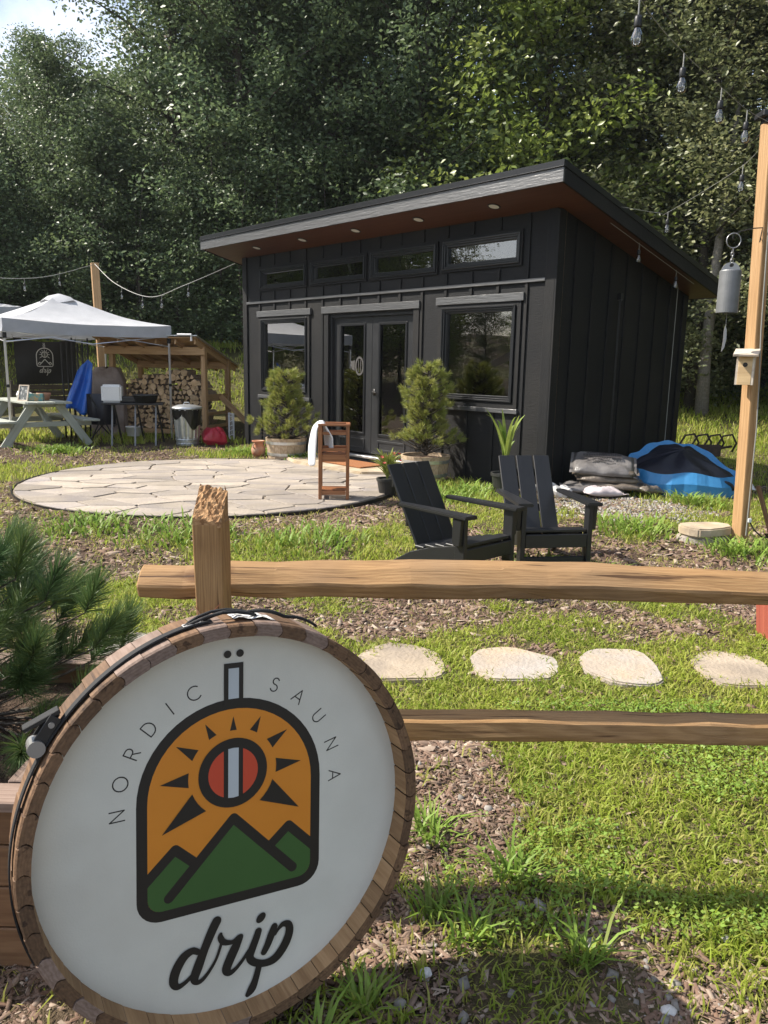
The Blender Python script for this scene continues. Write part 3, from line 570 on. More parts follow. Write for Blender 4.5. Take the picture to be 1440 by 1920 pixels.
beam('threshold', (dx0 - .04, -.01, dz0 - .02), (dx1 + .04, -.01, dz0 - .02), .17, .035, 'aluminium', cabin, bevel=.004)
beam('door_riser', (dx0 - .1, -.012, .03), (dx1 + .1, -.012, .03), .024, .10, 'trim', cabin, bevel=.002)
for k, (a, b) in enumerate(((dx0 + .042, mid - .003), (mid + .003, dx1 - .042))):
    d = MB(); st = .16; zb, zt = dz0 + .31, dz1 - .15; gap = .006
    d.box(((a + st / 2), .082, (dz0 + dz1) / 2 - .01), (st, .042, dz1 - dz0 - .06)); d.box((b - st / 2, .082, (dz0 + dz1) / 2 - .01), (st, .042, dz1 - dz0 - .06))
    d.box(((a + b) / 2, .0825, (zt + dz1 - .04) / 2), (b - a - 2 * st, .041, dz1 - .04 - zt)); d.box(((a + b) / 2, .0825, (zb + dz0 + .02) / 2), (b - a - 2 * st, .041, zb - dz0 - .02))
    dr = d.build('door', 'door_paint', cabin, bevel=.002)
    g_ = MB(); frame_ring(g_, a + st - .02, b - st + .02, zb - .02, zt + .02, .035, .045, .0605); g_.build('glazing_bead', 'black_vinyl', dr, bevel=.003)
    MB().box(((a + b) / 2, .082, (zb + zt) / 2), (b - a - 2 * st + .004, .006, zt - zb)).build('pane', 'glass', dr)
    pb = MB(); frame_ring(pb, a + st - .02, b - st + .02, dz0 + .07, zb - .08, .03, .05, .0605)
    pb.build('kick_moulding', 'door_paint', dr, bevel=.002)
    if k == 1:
        h = MB().tube([(a + .06, .06, 1.05), (a + .06, .015, 1.05)], .012, 10).tube([(a + .06, .015, 1.05), (a + .17, .012, 1.045)], .009, 8).lathe([(.001, 0), (.028, 0), (.026, .008), (.001, .009)], 16, (a + .06, .055, 1.05))
        h.box((a + .06, .057, 1.05), (.05, .006, .09)); h.build('handle', 'black_metal', dr, smooth=True)
        for hz in (): pass
# round emblem decal on the left door glass, grey dimmed to look faint: ring, two wings
em = MB(); ex, ez = 3.02, 1.42
def ring2(b, cx, cz, rx, rz, t, y, n=28):
    for i in range(n):
        a0, a1 = 2 * math.pi * i / n, 2 * math.pi * (i + 1) / n
        P = [(cx + rx * math.cos(a0), cz + rz * math.sin(a0)), (cx + rx * math.cos(a1), cz + rz * math.sin(a1)), (cx + (rx - t) * math.cos(a1), cz + (rz - t) * math.sin(a1)), (cx + (rx - t) * math.cos(a0), cz + (rz - t) * math.sin(a0))]
        b.add([(p[0], y, p[1]) for p in P], [(0, 1, 2, 3)])
ring2(em, ex, ez, .10, .14, .032, .0735)
for s_ in (-1, 1): em.add([(ex + s_ * p[0], 0.0738, ez + p[1]) for p in ((.105, .09), (.15, .07), (.2, .075), (.2, .01), (.17, -.05), (.11, -.07))], [tuple(range(6)) if s_ > 0 else tuple(range(6))[::-1]])
for s_ in (-.025, .025): em.add([(ex + s_ + a, 0.0738, ez + b) for a, b in ((-.006, -.09), (.006, -.09), (.006, .09), (-.006, .09))], [(0, 1, 2, 3)])
pm('emblem_grey', (0.07, 0.066, 0.062), scale=4, rough=0.6, bump=0)
em.build('door_emblem', 'emblem_grey', cabin, fixn=False)
# roof
xa, xb = -OS, CW + OS; yf, yr = -OF, CD + OB
MB().prism([(yf, roofz(yf) + .012), (yr, roofz(yr) + .012), (yr, roofz(yr) + .17), (yf, roofz(yf) + .17)], xa, xb, 'x').build('roof', 'roof_metal', cabin)
def slab(name, x0, x1, y0, y1, off, th, mat):
    return MB().prism([(y0, roofz(y0) + off), (y1, roofz(y1) + off), (y1, roofz(y1) + off + th), (y0, roofz(y0) + off + th)], x0, x1, 'x').build(name, mat, cabin)
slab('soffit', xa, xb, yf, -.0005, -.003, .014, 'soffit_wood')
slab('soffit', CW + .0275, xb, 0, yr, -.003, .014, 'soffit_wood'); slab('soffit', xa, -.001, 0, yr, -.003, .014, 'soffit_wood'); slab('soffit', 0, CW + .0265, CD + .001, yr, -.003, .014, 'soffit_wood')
zf0 = roofz(yf)
beam('fascia', (xa - .028, yf - .014, zf0 + .06), (xb + .028, yf - .014, zf0 + .06), .026, .145, 'trim', cabin, bevel=.003)
MB().box(((xa + xb) / 2, yf - .012, zf0 + .168), (xb - xa + .07, .044, .07)).box(((xa + xb) / 2, yf - .04, zf0 + .136), (xb - xa + .07, .012, .007)).build('drip_edge', 'roof_metal', cabin, bevel=.002)
for x in (xa - .014, xb + .014):
    beam('fascia', (x, yf - .0, roofz(yf) + .06), (x, yr, roofz(yr) + .06), .026, .145, 'siding', cabin, bevel=.003)
    beam('drip_edge', (x + (.003 if x > 0 else -.003), yf, roofz(yf) + .166), (x + (.003 if x > 0 else -.003), yr, roofz(yr) + .166), .04, .064, 'roof_metal', cabin, bevel=.002)
beam('fascia', (xa, yr + .014, roofz(yr) + .06), (xb, yr + .014, roofz(yr) + .06), .026, .145, 'trim', cabin, bevel=.003)
for k in range(5):
    x = .86 + k * 1.232; y = -.29; z = roofz(y) - .004
    dl = MB().lathe([(.001, -.004), (.062, -.004), (.062, .002)], 24).build('downlight', 'lamp_face', cabin, (x, y, z), (-math.atan(SLP), 0, 0))
    MB().lathe([(.0625, .004), (.064, -.008), (.078, -.006), (.08, .004)], 24).build('trim_ring', 'black_plastic', dl)
# indoor plants behind the large right window and small one behind the left window
def strap_plant(name, label, loc, n, h, mat, seed, wd=.03, spread=.35, droop=.3, pot=None, cat='plant', potr=.11, poth=.18):
    rr = random.Random(seed); t = thing(name, label, cat, loc)
    if pot:
        p = MB().lathe([(.001, 0), (potr * .75, 0), (potr, poth * .85), (potr * 1.08, poth * .86), (potr * 1.08, poth), (potr * .95, poth), (potr * .93, poth * .9), (.001, poth * .9)], 24).build('pot', pot, t, smooth=False)
    for i in range(n):
        a = rr.uniform(0, 6.28); hh = h * rr.uniform(.55, 1); sp = spread * rr.uniform(.3, 1); dr = droop * rr.uniform(.2, 1); w0 = wd * rr.uniform(.7, 1.2); P = []
        z0 = (poth * .9 if pot else 0) + hh * .25 * rr.random(); ca, sa = math.cos(a), math.sin(a); tw = a + math.pi / 2 + rr.uniform(-.5, .5)
        for j in range(8):
            u = j / 7; r_ = sp * u ** 1.5; z = z0 + hh * (u - dr * u ** 3); ww = w0 * math.sin(math.pi * min(.97, .08 + u * .9)) ** .8
            P.append([(ca * r_ - math.cos(tw) * ww, sa * r_ - math.sin(tw) * ww, z + .3 * ww), (ca * r_, sa * r_, z), (ca * r_ + math.cos(tw) * ww, sa * r_ + math.sin(tw) * ww, z + .3 * ww)])
        MB().grid(P).build('leaf', mat, t, smooth=True, fixn=False)
    return t
def cab(x, y, z=0): return (CAB_L.x + x * cs_ - y * sn_, CAB_L.y + x * sn_ + y * cs_, z)
strap_plant('houseplant', 'strap-leaved houseplant standing inside the large right window', cab(5.45, .33, .75), 7, .55, 'indoor_leaf', 4, .03, .28, .3)
strap_plant('houseplant', 'slim houseplant inside the right window, beside the taller strap-leaved one', cab(5.15, .33, .75), 4, .34, 'indoor_leaf', 5, .025, .16, .2)
strap_plant('houseplant', 'leafy houseplant inside the left window behind the potted pine', cab(1.6, .3, .72), 12, .5, 'indoor_leaf', 6, .035, .3, .5)
b = MB().lathe([(.001, 0), (.05, 0), (.05, .2), (.03, .24), (.03, .26), (.001, .26)], 16); b = b.build('bottle', 'blue_tarp', None, cab(4.98, .35, .98), smooth=True)
b.data.materials.clear(); pm('teal_glaze', (.05, .16, .15), scale=4, rough=.3, bump=0); b.data.materials.append(M['teal_glaze']); tag(b, 'teal bottle on the shelf inside the right window', 'bottle')
sh = beam('window_shelf', cab(4.75, .35, .95), cab(6.1, .35, .95), .28, .03, 'panel_wood'); tag(sh, 'wooden shelf inside the right window', 'shelf')

# ------------------------------------------------------------------ split rail fence (parallel to the picture, 2.1 m away)
fence = thing('rail_fence', 'split rail fence of rough tan wood across the foreground', 'fence', (0, 2.1, -.1))
def rough_beam(name, pts, prof, mat, parent, seed, jit=.004):
    """beam along pts (x positions) with polygon profile [(y,z)], jittered like split timber"""
    rr = random.Random(seed); n = len(prof); P = []
    for (x, dy, dz, s) in pts:
        P.append([(x, (p[0]) * s + dy + rr.uniform(-jit, jit), (p[1]) * s + dz + rr.uniform(-jit, jit)) for p in prof])
    b = MB(); k = len(P); vs = [q for r_ in P for q in r_]
    fs = [(i * n + j, i * n + (j + 1) % n, (i + 1) * n + (j + 1) % n, (i + 1) * n + j) for i in range(k - 1) for j in range(n)] + [tuple(range(n)), tuple(range((k - 1) * n, k * n))[::-1]]
    return b.add(vs, fs).build(name, mat, parent, bevel=.005)
# fence-local z is 0.1 above world
rr = random.Random(5)
up_prof = [(-.054, -.006), (-.036, -.054), (.045, -.05), (.057, .03), (.036, .052), (-.012, .036)]
xs = [-.70 + i * .13 for i in range(24)]
pts = [(x, .045, .944 - .006 * (x + .7) / 1.8 + .008 * math.sin(x * 3.1) - (.012 if x < -.5 else 0), (1.0 + .08 * math.sin(x * 2.2 + 1)) * .86) for x in xs]
rough_beam('upper_rail', pts, up_prof, 'fence_wood', fence, 3)
lo_prof = [(-.050, -.026), (-.038, -.042), (.05, -.040), (.05, .03), (.0, .038), (-.046, .033)]
pts = [(x, -.02, .522 + .012 * (x - .07) / 1.07 + .004 * math.sin(x * 4), .9) for x in [-.75 + i * .13 for i in range(24)]]
rough_beam('lower_rail', pts, lo_prof, 'fence_wood', fence, 9)
def fence_post(x, y, lean, seed):
    rr = random.Random(seed); P = []; a, c = .038, .05
    for k in range(13):
        z = 1.125 * k / 12; dx = lean * (1 - k / 12)
        P.append([(z, px + dx + rr.uniform(-.002, .002), py + rr.uniform(-.002, .002)) for px, py in ((-a, -c), (a - .006, -c), (a, -c + .008), (a + .002, c), (-a, c))])
    b = MB(); n = 5; vs = [q for r_ in P for q in r_]
    fs = [(i * n + j, i * n + (j + 1) % n, (i + 1) * n + (j + 1) % n, (i + 1) * n + j) for i in range(12) for j in range(n)] + [tuple(range(n)), tuple(range(12 * n, 13 * n))[::-1]]
    o = b.add(vs, fs).build('post', 'fence_wood', fence, bevel=.003)
    o.matrix_local = Matrix(((0, 1, 0, x), (0, 0, 1, y), (1, 0, 0, 0), (0, 0, 0, 1)))
    # torn, axe-cut top: sloping fibrous cap
    b = MB(); G = []
    for i in range(15):
        row = []
        for j in range(12):
            u, v = -1 + 2 * i / 14, -1 + 2 * j / 11; z = 1.135 + .075 * (v + 1) / 2 - .008 * u + rr.uniform(-.003, .003) + (.006 * rr.random() if rr.random() < .2 else 0)
            row.append((x + u * a * .99, y + v * c * .99, z))
        G.append(row)
    b.grid(G)
    for i in range(14): b.add([G[i][0], G[i + 1][0], (G[i + 1][0][0], G[i + 1][0][1], 1.115), (G[i][0][0], G[i][0][1], 1.115)], [(0, 1, 2, 3)]); b.add([G[i][-1], G[i + 1][-1], (G[i + 1][-1][0], G[i + 1][-1][1], 1.115), (G[i][-1][0], G[i][-1][1], 1.115)], [(3, 2, 1, 0)])
    for j in range(11): b.add([G[0][j], G[0][j + 1], (G[0][j + 1][0], G[0][j + 1][1], 1.115), (G[0][j][0], G[0][j][1], 1.115)], [(3, 2, 1, 0)]); b.add([G[-1][j], G[-1][j + 1], (G[-1][j + 1][0], G[-1][j + 1][1], 1.115), (G[-1][j][0], G[-1][j][1], 1.115)], [(0, 1, 2, 3)])
    for q in range(46):   # torn fibres
        u, v = rr.uniform(-1, 1), rr.uniform(-1, 1); p = Vector((x + u * a * .95, y + v * c * .95, 1.138 + .075 * (v + 1) / 2)); d = Vector((rr.uniform(-.5, .5), rr.uniform(-.6, .1), 1)) * rr.uniform(.005, .015)
        b.add([p + Vector((-.0016, 0, -.006)), p + Vector((.0016, 0, -.006)), p + d], [(0, 1, 2)])
    b.v = [(v[2], v[0] - x, v[1] - y) for v in b.v]; b.build('torn_top', 'rough_cut', o, fixn=False)
    return o
fence_post(-.470, -.055, .022, 4); fence_post(2.15, -.055, 0, 8)
wr = MB().tube([(-.505, -.112, .90), (-.49, -.115, .875), (-.484, -.115, .86), (-.475, -.114, .83), (-.468, -.112, .80)], .0016, 5).tube([(-.484, -.1145, .86), (-.46, -.113, .885), (-.436, -.11, .908)], .0014, 5); wr.build('wire', 'terracotta', fence)

# ------------------------------------------------------------------ barrel-end sign (yaw 28.5, lean 6.4, turned 3.2 degrees)
SK = 0.922
yaw, lean, rol = R(28.4885), R(6.3533), R(-3.2493)
r_ = Vector((math.cos(yaw), math.sin(yaw), 0)); n_ = Vector((math.sin(yaw), -math.cos(yaw), 0)); u_ = math.cos(lean) * Vector((0, 0, 1)) - math.sin(lean) * n_
nn = r_.cross(u_); rr_ = math.cos(rol) * r_ + math.sin(rol) * u_; uu_ = -math.sin(rol) * r_ + math.cos(rol) * u_
C0 = Vector((0, 0, 1.45)) + (Vector((-.362, 1.75, .45)) - Vector((0, 0, 1.45))) * SK
C0 = C0 + uu_ * (-.1155)          # centre of the disc; logo origin is .136*SK above it
sign = thing('barrel_sign', 'round barrel end sign with white face and sauna logo', 'sign')
sign.matrix_world = Matrix(((rr_.x, uu_.x, nn.x, C0.x), (rr_.y, uu_.y, nn.y, C0.y), (rr_.z, uu_.z, nn.z, C0.z), (0, 0, 0, 1)))
RW, RI, RO, OVAL = .4235, .4254, .456, 1.036
MB().lathe([(.001, 0), (RW + .004, 0), (RW + .004, -.025), (.001, -.025)], 96).build('face_board', 'sign_white', sign, smooth=False).scale = (1, OVAL, 1)
NS = 46; zfr, zbk = .057, -.07
for k in range(NS):
    rs = random.Random(k * 7 + 1); hw = math.pi / NS; cv = .008; dz = rs.uniform(-.003, .003); dr = rs.uniform(-.002, .002); gp = .0007
    deg = math.degrees(2 * math.pi * (k + .5) / NS) % 360; ang = R(deg)
    vs = []; secs = [(zbk, RI, RO + .004), (.0005, RI, RO + .002), (zfr - .004 + dz, RI, RO), (zfr + dz, RI + .0006, RO - .004)]
    for (z, ri, ro) in secs:
        ro += dr; P = []
        for t in np.linspace(0, 1, 5): r0 = ri + (ro - ri) * t; a = -hw + gp / r0 - cv / ro * math.sin(math.pi * t); P.append((r0 * math.cos(a), r0 * math.sin(a)))
        P.append((ro, 0))
        for t in np.linspace(1, 0, 5): r0 = ri + (ro - ri) * t; a = hw - gp / r0 - cv / ro * math.sin(math.pi * t); P.append((r0 * math.cos(a), r0 * math.sin(a)))
        P.append((ri, 0)); vs += [(z, p[0] - RI, p[1]) for p in P]
    n = len(P); q = len(secs); b = MB()
    fs = [(i * n + j, i * n + (j + 1) % n, (i + 1) * n + (j + 1) % n, (i + 1) * n + j) for i in range(q - 1) for j in range(n)] + [tuple(range(n))[::-1], tuple(range((q - 1) * n, q * n))]
    b.add(vs, fs, 0); b.mi = [1 if (f[0] % n >= n - 2 and len(f) == 4) else 0 for f in b.f]
    mat = 'stave_grey' if (rs.random() < .2 and 60 < deg < 280) else 'stave_wood'
    o = b.build('stave', [mat, 'stave_inner'], sign, fixn=True)
    ca, sa = math.cos(ang), math.sin(ang)
    o.matrix_local = Matrix(((0, ca, -sa, RI * ca), (0, sa, ca, RI * sa * OVAL), (1, 0, 0, 0), (0, 0, 0, 1)))
# printed artwork, traced in sign metres (logo origin = centre of the sun)
OX, OY = 0.0, .1155
def L(u, v): return (u * SK + OX, v * SK + OY)
art_z = [.0003]
def poly_print(name, polys, mat, parent=sign, step=True):
    b = MB(); z = art_z[0]
    dz_ = min(1e-5, .0003 / max(1, len(polys)))
    for P in polys: b.add([(p[0], p[1], z) for p in P], [tuple(range(len(P)))]); z += dz_
    art_z[0] = z + .00012
    me = b.mesh(name, fixn=False); bm = bmesh.new(); bm.from_mesh(me)
    for f in bm.faces:
        if f.normal.z < 0: f.normal_flip()
    bmesh.ops.triangulate(bm, faces=bm.faces); bm.to_mesh(me); bm.free(); return link(name, me, mat, parent)
def arch(a, top_c, bot, rc, n=28):
    """arch-topped badge: half-width a, arc centre height top_c, bottom bot, corner radius rc"""
    P = [(a * math.cos(t), top_c + a * math.sin(t)) for t in np.linspace(0, math.pi, n)]
    P += [(-a + rc + rc * math.cos(t), bot + rc + rc * math.sin(t)) for t in np.linspace(math.pi, 1.5 * math.pi, 8)]
    P += [(a - rc + rc * math.cos(t), bot + rc + rc * math.sin(t)) for t in np.linspace(1.5 * math.pi, 2 * math.pi, 8)]
    return P
def disc(cx, cy, r0, n=32): return [(cx + r0 * math.cos(t), cy + r0 * math.sin(t)) for t in np.linspace(0, 2 * math.pi, n, endpoint=False)]
def S(P): return [L(*p) for p in P]
def stroke(path, n_sub=6):
    """variable-width ribbon with round ends along smoothed (x, y, width) points"""
    p = np.array(path, float); q = [p[0]] 
    for i in range(len(p) - 1):
        p0, p1, p2, p3 = p[max(i - 1, 0)], p[i], p[i + 1], p[min(i + 2, len(p) - 1)]
        for t in np.linspace(0, 1, n_sub + 1)[1:]: q.append(.5 * (2 * p1 + (p2 - p0) * t + (2 * p0 - 5 * p1 + 4 * p2 - p3) * t * t + (3 * p1 - p0 - 3 * p2 + p3) * t ** 3))
    out_ = []; q = np.array(q)
    for a, b in zip(q[:-1], q[1:]):
        d = b[:2] - a[:2]; l_ = np.hypot(*d) or 1; nrm = np.array((-d[1], d[0])) / l_
        out_.append([tuple(a[:2] + nrm * a[2] / 2), tuple(b[:2] + nrm * b[2] / 2), tuple(b[:2] - nrm * b[2] / 2), tuple(a[:2] - nrm * a[2] / 2)])
    for a in q: out_.append(disc(a[0], a[1], a[2] / 2, 14))
    return out_
A_, AC, AB = .2335, -.047, -.336; TH = .0255
def logo(place, scale_parent, colours, zstep):
    pass
poly_print('badge_outline', [S(arch(A_, AC, AB, .058))], 'ink_black')
poly_print('badge_sky', [S(arch(A_ - TH, AC, AB + TH, .034))], 'ink_orange')
# green ground below the ridges
inn = A_ - TH
MP = (0.0015, -.1165)      # main peak (centre line of the ridge strokes)
RL, RR_ = (-.143, -.1655), (.147, -.1655)
cor = lambda sx: [(sx * (inn - .034 + .034 * math.cos(t)), AB + TH + .034 - .034 * math.sin(t)) for t in np.linspace(0, math.pi / 2, 7)]
hills = [S([(-inn, -.229), RL, (-.098, -.203), MP, (.101, -.203), RR_, (inn, -.229)] + cor(1) + cor(-1)[::-1])]
poly_print('badge_hills', hills, 'ink_green')
ridge = []
for path in ([MP, (-.158, -.2825)], [MP, (.159, -.2805)], [(-A_ + .014, -.238), RL, (-.102, -.203)], [(A_ - .014, -.238), RR_, (.103, -.203)]):
    for a, b in zip(path[:-1], path[1:]):
        d = (b[0] - a[0], b[1] - a[1]); l_ = math.hypot(*d); nx, ny = -d[1] / l_ * .0122, d[0] / l_ * .0122
        ridge.append(S([(a[0] + nx, a[1] + ny), (b[0] + nx, b[1] + ny), (b[0] - nx, b[1] - ny), (a[0] - nx, a[1] - ny)]))
    for a in path: ridge.append(S(disc(a[0], a[1], .0122, 18)))
poly_print('badge_ridges', ridge, 'ink_black')
rays = []
for ang, r0, r1, hw in ((90, .107, .142, .0085), (62, .110, .150, .0105), (118, .110, .150, .0105), (32, .112, .166, .0145), (148, .112, .166, .0145), (0, .112, .179, .0185), (180, .112, .179, .0185), (-35, .108, .213, .030), (215, .108, .213, .030)):
    t = R(ang); c, s_ = math.cos(t), math.sin(t); P = [(r1 * c, r1 * s_)]
    for q in np.linspace(1, -1, 5): aa = t + q * hw / r0; P.append((r0 * math.cos(aa), r0 * math.sin(aa)))
    rays.append(S(P))
for r1_ in rays: poly_print('sun_ray', [r1_], 'ink_black')
poly_print('sun_ring', [S(disc(0, 0, .0873, 48)), S([(-.0245, .168), (-.0245, .276), (.0245, .276), (.0245, .168)])], 'ink_black')
poly_print('sun_disc', [S(disc(0, 0, .063, 40))], 'ink_red')
poly_print('sun_bar', [S([(-.0245, -.070), (.0245, -.070), (.0245, .070), (-.0245, .070)])], 'ink_black')
ch = math.sqrt(.063 ** 2 - .0132 ** 2)
poly_print('sun_pale_bar', [S([(-.0132, -ch), (0, -.063), (.0132, -ch), (.0132, ch), (0, .063), (-.0132, ch)])], 'ink_pale'); poly_print('stem_pale_bar', [S([(-.0132, .187), (-.0132, .263), (.0132, .263), (.0132, .187)])], 'ink_pale')
poly_print('umlaut_dots', [S(disc(-.0158, .299, .0095, 24)), S(disc(.0158, .299, .0095, 24))], 'ink_black')
# lettering on the arc, thin strokes (unit box 0..1 wide-ish, 0..1 high)
GL = {'N': (.72, [[(0, 0), (0, 1)], [(0, 1), (.72, 0)], [(.72, 0), (.72, 1)]]), 'I': (.0, [[(0, 0), (0, 1)]]), 'A': (.8, [[(0, 0), (.4, 1), (.8, 0)], [(.14, .34), (.66, .34)]]),
      'O': (1.0, [[(.5 + .5 * math.cos(t), .5 + .5 * math.sin(t)) for t in np.linspace(0, 2 * math.pi, 25)]]),
      'C': (.8, [[(.5 + .5 * math.cos(t), .5 + .5 * math.sin(t)) for t in np.linspace(.8, 2 * math.pi - .8, 19)]]),
      'D': (.72, [[(0, 0), (0, 1), (.25, 1)] + [(.25 + .47 * math.cos(t), .5 + .5 * math.sin(t)) for t in np.linspace(math.pi / 2, -math.pi / 2, 13)] + [(0, 0)]]),
      'R': (.58, [[(0, 0), (0, 1), (.3, 1)] + [(.3 + .26 * math.cos(t), .74 + .26 * math.sin(t)) for t in np.linspace(math.pi / 2, -math.pi / 2, 9)] + [(0, .48)], [(.28, .48), (.58, 0)]]),
      'U': (.68, [[(0, 1), (0, .34)] + [(.34 + .34 * math.cos(t), .34 + .34 * math.sin(t)) for t in np.linspace(math.pi, 2 * math.pi, 11)] + [(.68, 1)]]),
      'S': (.55, [[(.27 + .24 * math.cos(t), .76 + .24 * math.sin(t)) for t in np.linspace(.5, 1.5 * math.pi, 12)] + [(.27 + .27 * math.cos(t), .26 + .26 * math.sin(t)) for t in np.linspace(.5 * math.pi, -math.pi + .45, 13)]])}
def lettering(word, angs, rad, cy, h, th):
    P = []
    for ch_, a in zip(word, angs):
        wd, ps = GL[ch_]; t = R(a); ux, uy = math.cos(t), math.sin(t); rx, ry = uy, -ux
        for path in ps:
            q = [(ux * (rad + (p[1] - .5) * h) + rx * (p[0] - wd / 2) * h, cy + uy * (rad + (p[1] - .5) * h) + ry * (p[0] - wd / 2) * h) for p in path]
            for a_0, b_0 in zip(q[:-1], q[1:]):
                d = (b_0[0] - a_0[0], b_0[1] - a_0[1]); l_ = math.hypot(*d) or 1; nx, ny = -d[1] / l_ * th, d[0] / l_ * th; ex_ = (d[0] / l_ * th * .6, d[1] / l_ * th * .6)
                P.append(S([(a_0[0] + nx - ex_[0], a_0[1] + ny - ex_[1]), (b_0[0] + nx + ex_[0], b_0[1] + ny + ex_[1]), (b_0[0] - nx + ex_[0], b_0[1] - ny + ex_[1]), (a_0[0] - nx - ex_[0], a_0[1] - ny - ex_[1])]))
    return P
z_keep = art_z[0]
for ch_, a in zip('NORDICSAUNA', (181.8, 166, 151, 137, 124, 111, 67, 51.5, 34.5, 16, -2)): art_z[0] = .0003; poly_print('letter', lettering(ch_, (a,), .2765, AC, .034, .0015), 'ink_black')
art_z[0] = z_keep
# script word traced from its strokes; crop coordinates -> sign metres through the plane pose
DRIP = [[(-0.0885, -0.4358, 0.0149), (-0.1031, -0.4292, 0.0185), (-0.1241, -0.4395, 0.0228), (-0.1421, -0.4678, 0.0242), (-0.1479, -0.4942, 0.022), (-0.14, -0.5091, 0.0162), (-0.1242, -0.5066, 0.0118), (-0.1032, -0.4913, 0.0097), (-0.0915, -0.4684, 0.0082)], [(-0.0416, -0.3694, 0.0235), (-0.0553, -0.3953, 0.0234), (-0.0731, -0.4359, 0.0218), (-0.0878, -0.4733, 0.0247), (-0.097, -0.499, 0.0224), (-0.0929, -0.5121, 0.0135), (-0.0804, -0.5122, 0.0113), (-0.0627, -0.4964, 0.0091), (-0.044, -0.4695, 0.0076), (-0.0321, -0.4384, 0.0076), (-0.0283, -0.4222, 0.0091)], [(-0.0314, -0.406, 0.0084), (-0.0321, -0.4154, 0.0152), (-0.0234, -0.4294, 0.016), (-0.0025, -0.4356, 0.0116), (0.0148, -0.4289, 0.0155), (0.0194, -0.4275, 0.0147)], [(0.0194, -0.4283, 0.0147), (0.006, -0.4516, 0.024), (-0.0092, -0.482, 0.0246), (-0.0168, -0.503, 0.0231), (-0.0091, -0.5139, 0.0162), (0.0062, -0.5086, 0.0109), (0.0266, -0.489, 0.0094), (0.041, -0.4698, 0.0078)], [(0.0667, -0.4262, 0.0182), (0.0605, -0.4441, 0.0197), (0.0488, -0.4722, 0.0212), (0.0442, -0.4904, 0.0204), (0.056, -0.5059, 0.0197), (0.0839, -0.5167, 0.0192), (0.112, -0.5118, 0.0234), (0.1363, -0.4861, 0.0244), (0.1504, -0.4541, 0.0228), (0.1481, -0.4314, 0.0195), (0.1338, -0.4261, 0.0146), (0.1204, -0.4356, 0.0089), (0.1116, -0.447, 0.008)], [(0.1094, -0.4257, 0.0176), (0.1019, -0.4442, 0.0208), (0.0916, -0.469, 0.0192), (0.0817, -0.4867, 0.0167)], [(0.068, -0.5214, 0.0167), (0.0594, -0.5524, 0.0182), (0.0493, -0.5749, 0.0221), (0.0391, -0.5866, 0.0134)]]
polys = []
for p in DRIP: polys += stroke([(*L(a, b), c * SK) for a, b, c in p])
dc = L(.0732, -.3927)
polys.append([(dc[0] + .0105 * math.cos(t) * 1.05 + .004 * math.sin(t), dc[1] + .0118 * math.sin(t)) for t in np.linspace(0, 2 * math.pi, 24, endpoint=False)])
poly_print('script_lettering', polys, 'ink_black')
# webbing strap round the rim with ratchet and hooked cord
def rim(a, r0, z): return ((r0 + .003) * math.cos(a), (r0 + .003 + (OVAL - 1) * RI) * math.sin(a), z)
st = MB(); th0, th1 = R(205), R(97); rows = []
for i in range(50):
    a = th0 + (th1 - th0) * i / 49; zc = .010 + .012 * math.sin(i / 49 * 3.0); rows.append([rim(a, RO + .0025, zc - .0125), rim(a, RO + .006, zc - .012), rim(a, RO + .006, zc + .012), rim(a, RO + .0025, zc + .0125)])
st.grid(rows); strap = st.build('strap', 'strap_black', sign, fixn=False)
for k in range(3): 
    a = R(102.5) ; ring = MB()
xb_ = MB()
for (p, q) in (((100, -.010), (100, .010)), ((104.5, -.010), (104.5, .010)), ((100, -.010), (104.5, -.010)), ((100, .010), (104.5, .010)), ((100, -.010), (104.5, .010)), ((100, .010), (104.5, -.010))):
    xb_.tube([rim(R(p[0]), RO + .0078, p[1] + .013), rim(R(q[0]), RO + .0078, q[1] + .013)], .0009, 4)
xb_.build('stitching', 'white_paint', strap)
ra = R(147); rb = MB(); ctr = Vector(rim(ra, RO + .018, .012)); tg = Vector((-math.sin(ra), math.cos(ra), 0)); rd = Vector((math.cos(ra), math.sin(ra), 0))
rot = Matrix((tg, rd, Vector((0, 0, 1)))).transposed()
for z in (-.017, .017): rb.box(ctr + Vector((0, 0, z)) - tg * .005, (.085, .026, .003), rot)
rb.box(ctr + rd * .019 - tg * .028, (.075, .010, .030), rot @ Matrix.Rotation(.55, 3, 'Z')); rb.box(ctr - rd * .002 + tg * .02, (.03, .02, .03), rot)
rat = rb.build('ratchet', 'black_metal', sign, bevel=.003)
MB().tube([ctr + Vector((0, 0, -.02)) + tg * .022, ctr + Vector((0, 0, .023)) + tg * .022], .010, 16).tube([ctr + Vector((0, 0, -.018)) + tg * .022, ctr + Vector((0, 0, .0265)) + tg * .022], .017, 20).build('spool', 'steel_light', rat)
MB().tube([ctr + Vector((0, 0, .015)) - tg * .03, ctr + Vector((0, 0, .0225)) - tg * .03], .006, 12).build('rivet', 'steel_light', rat)
hk = MB(); hp = []
for i in range(26):
    t = i / 25; a = R(99 - 34 * t); hp.append(Vector(rim(a, RO + .009 + .010 * abs(math.sin(t * 9)) * (1 - t) ** .3, .012 + .012 * math.sin(t * 13) * (1 - t))))
hk.tube(hp, [.0045] * 14 + [.0045 - .00012 * i for i in range(12)], 8)
hp = [Vector(rim(R(98 - 10 * math.sin(u) - 4), RO + .012 + .007 * math.cos(u * 2), .012 + .016 * math.cos(u))) for u in np.linspace(0, 2 * math.pi, 16)]
hk.tube(hp, .0038, 8, cap=False); hk.build('hook_cord', 'strap_black', sign, smooth=True)
tg_ = MB(); rows = []
for i in range(10): a = R(91 - 12 * i / 9); rows.append([rim(a, RO + .003 + .003 * math.sin(i * 1.3), z) for z in (-.03, .0, .03)])
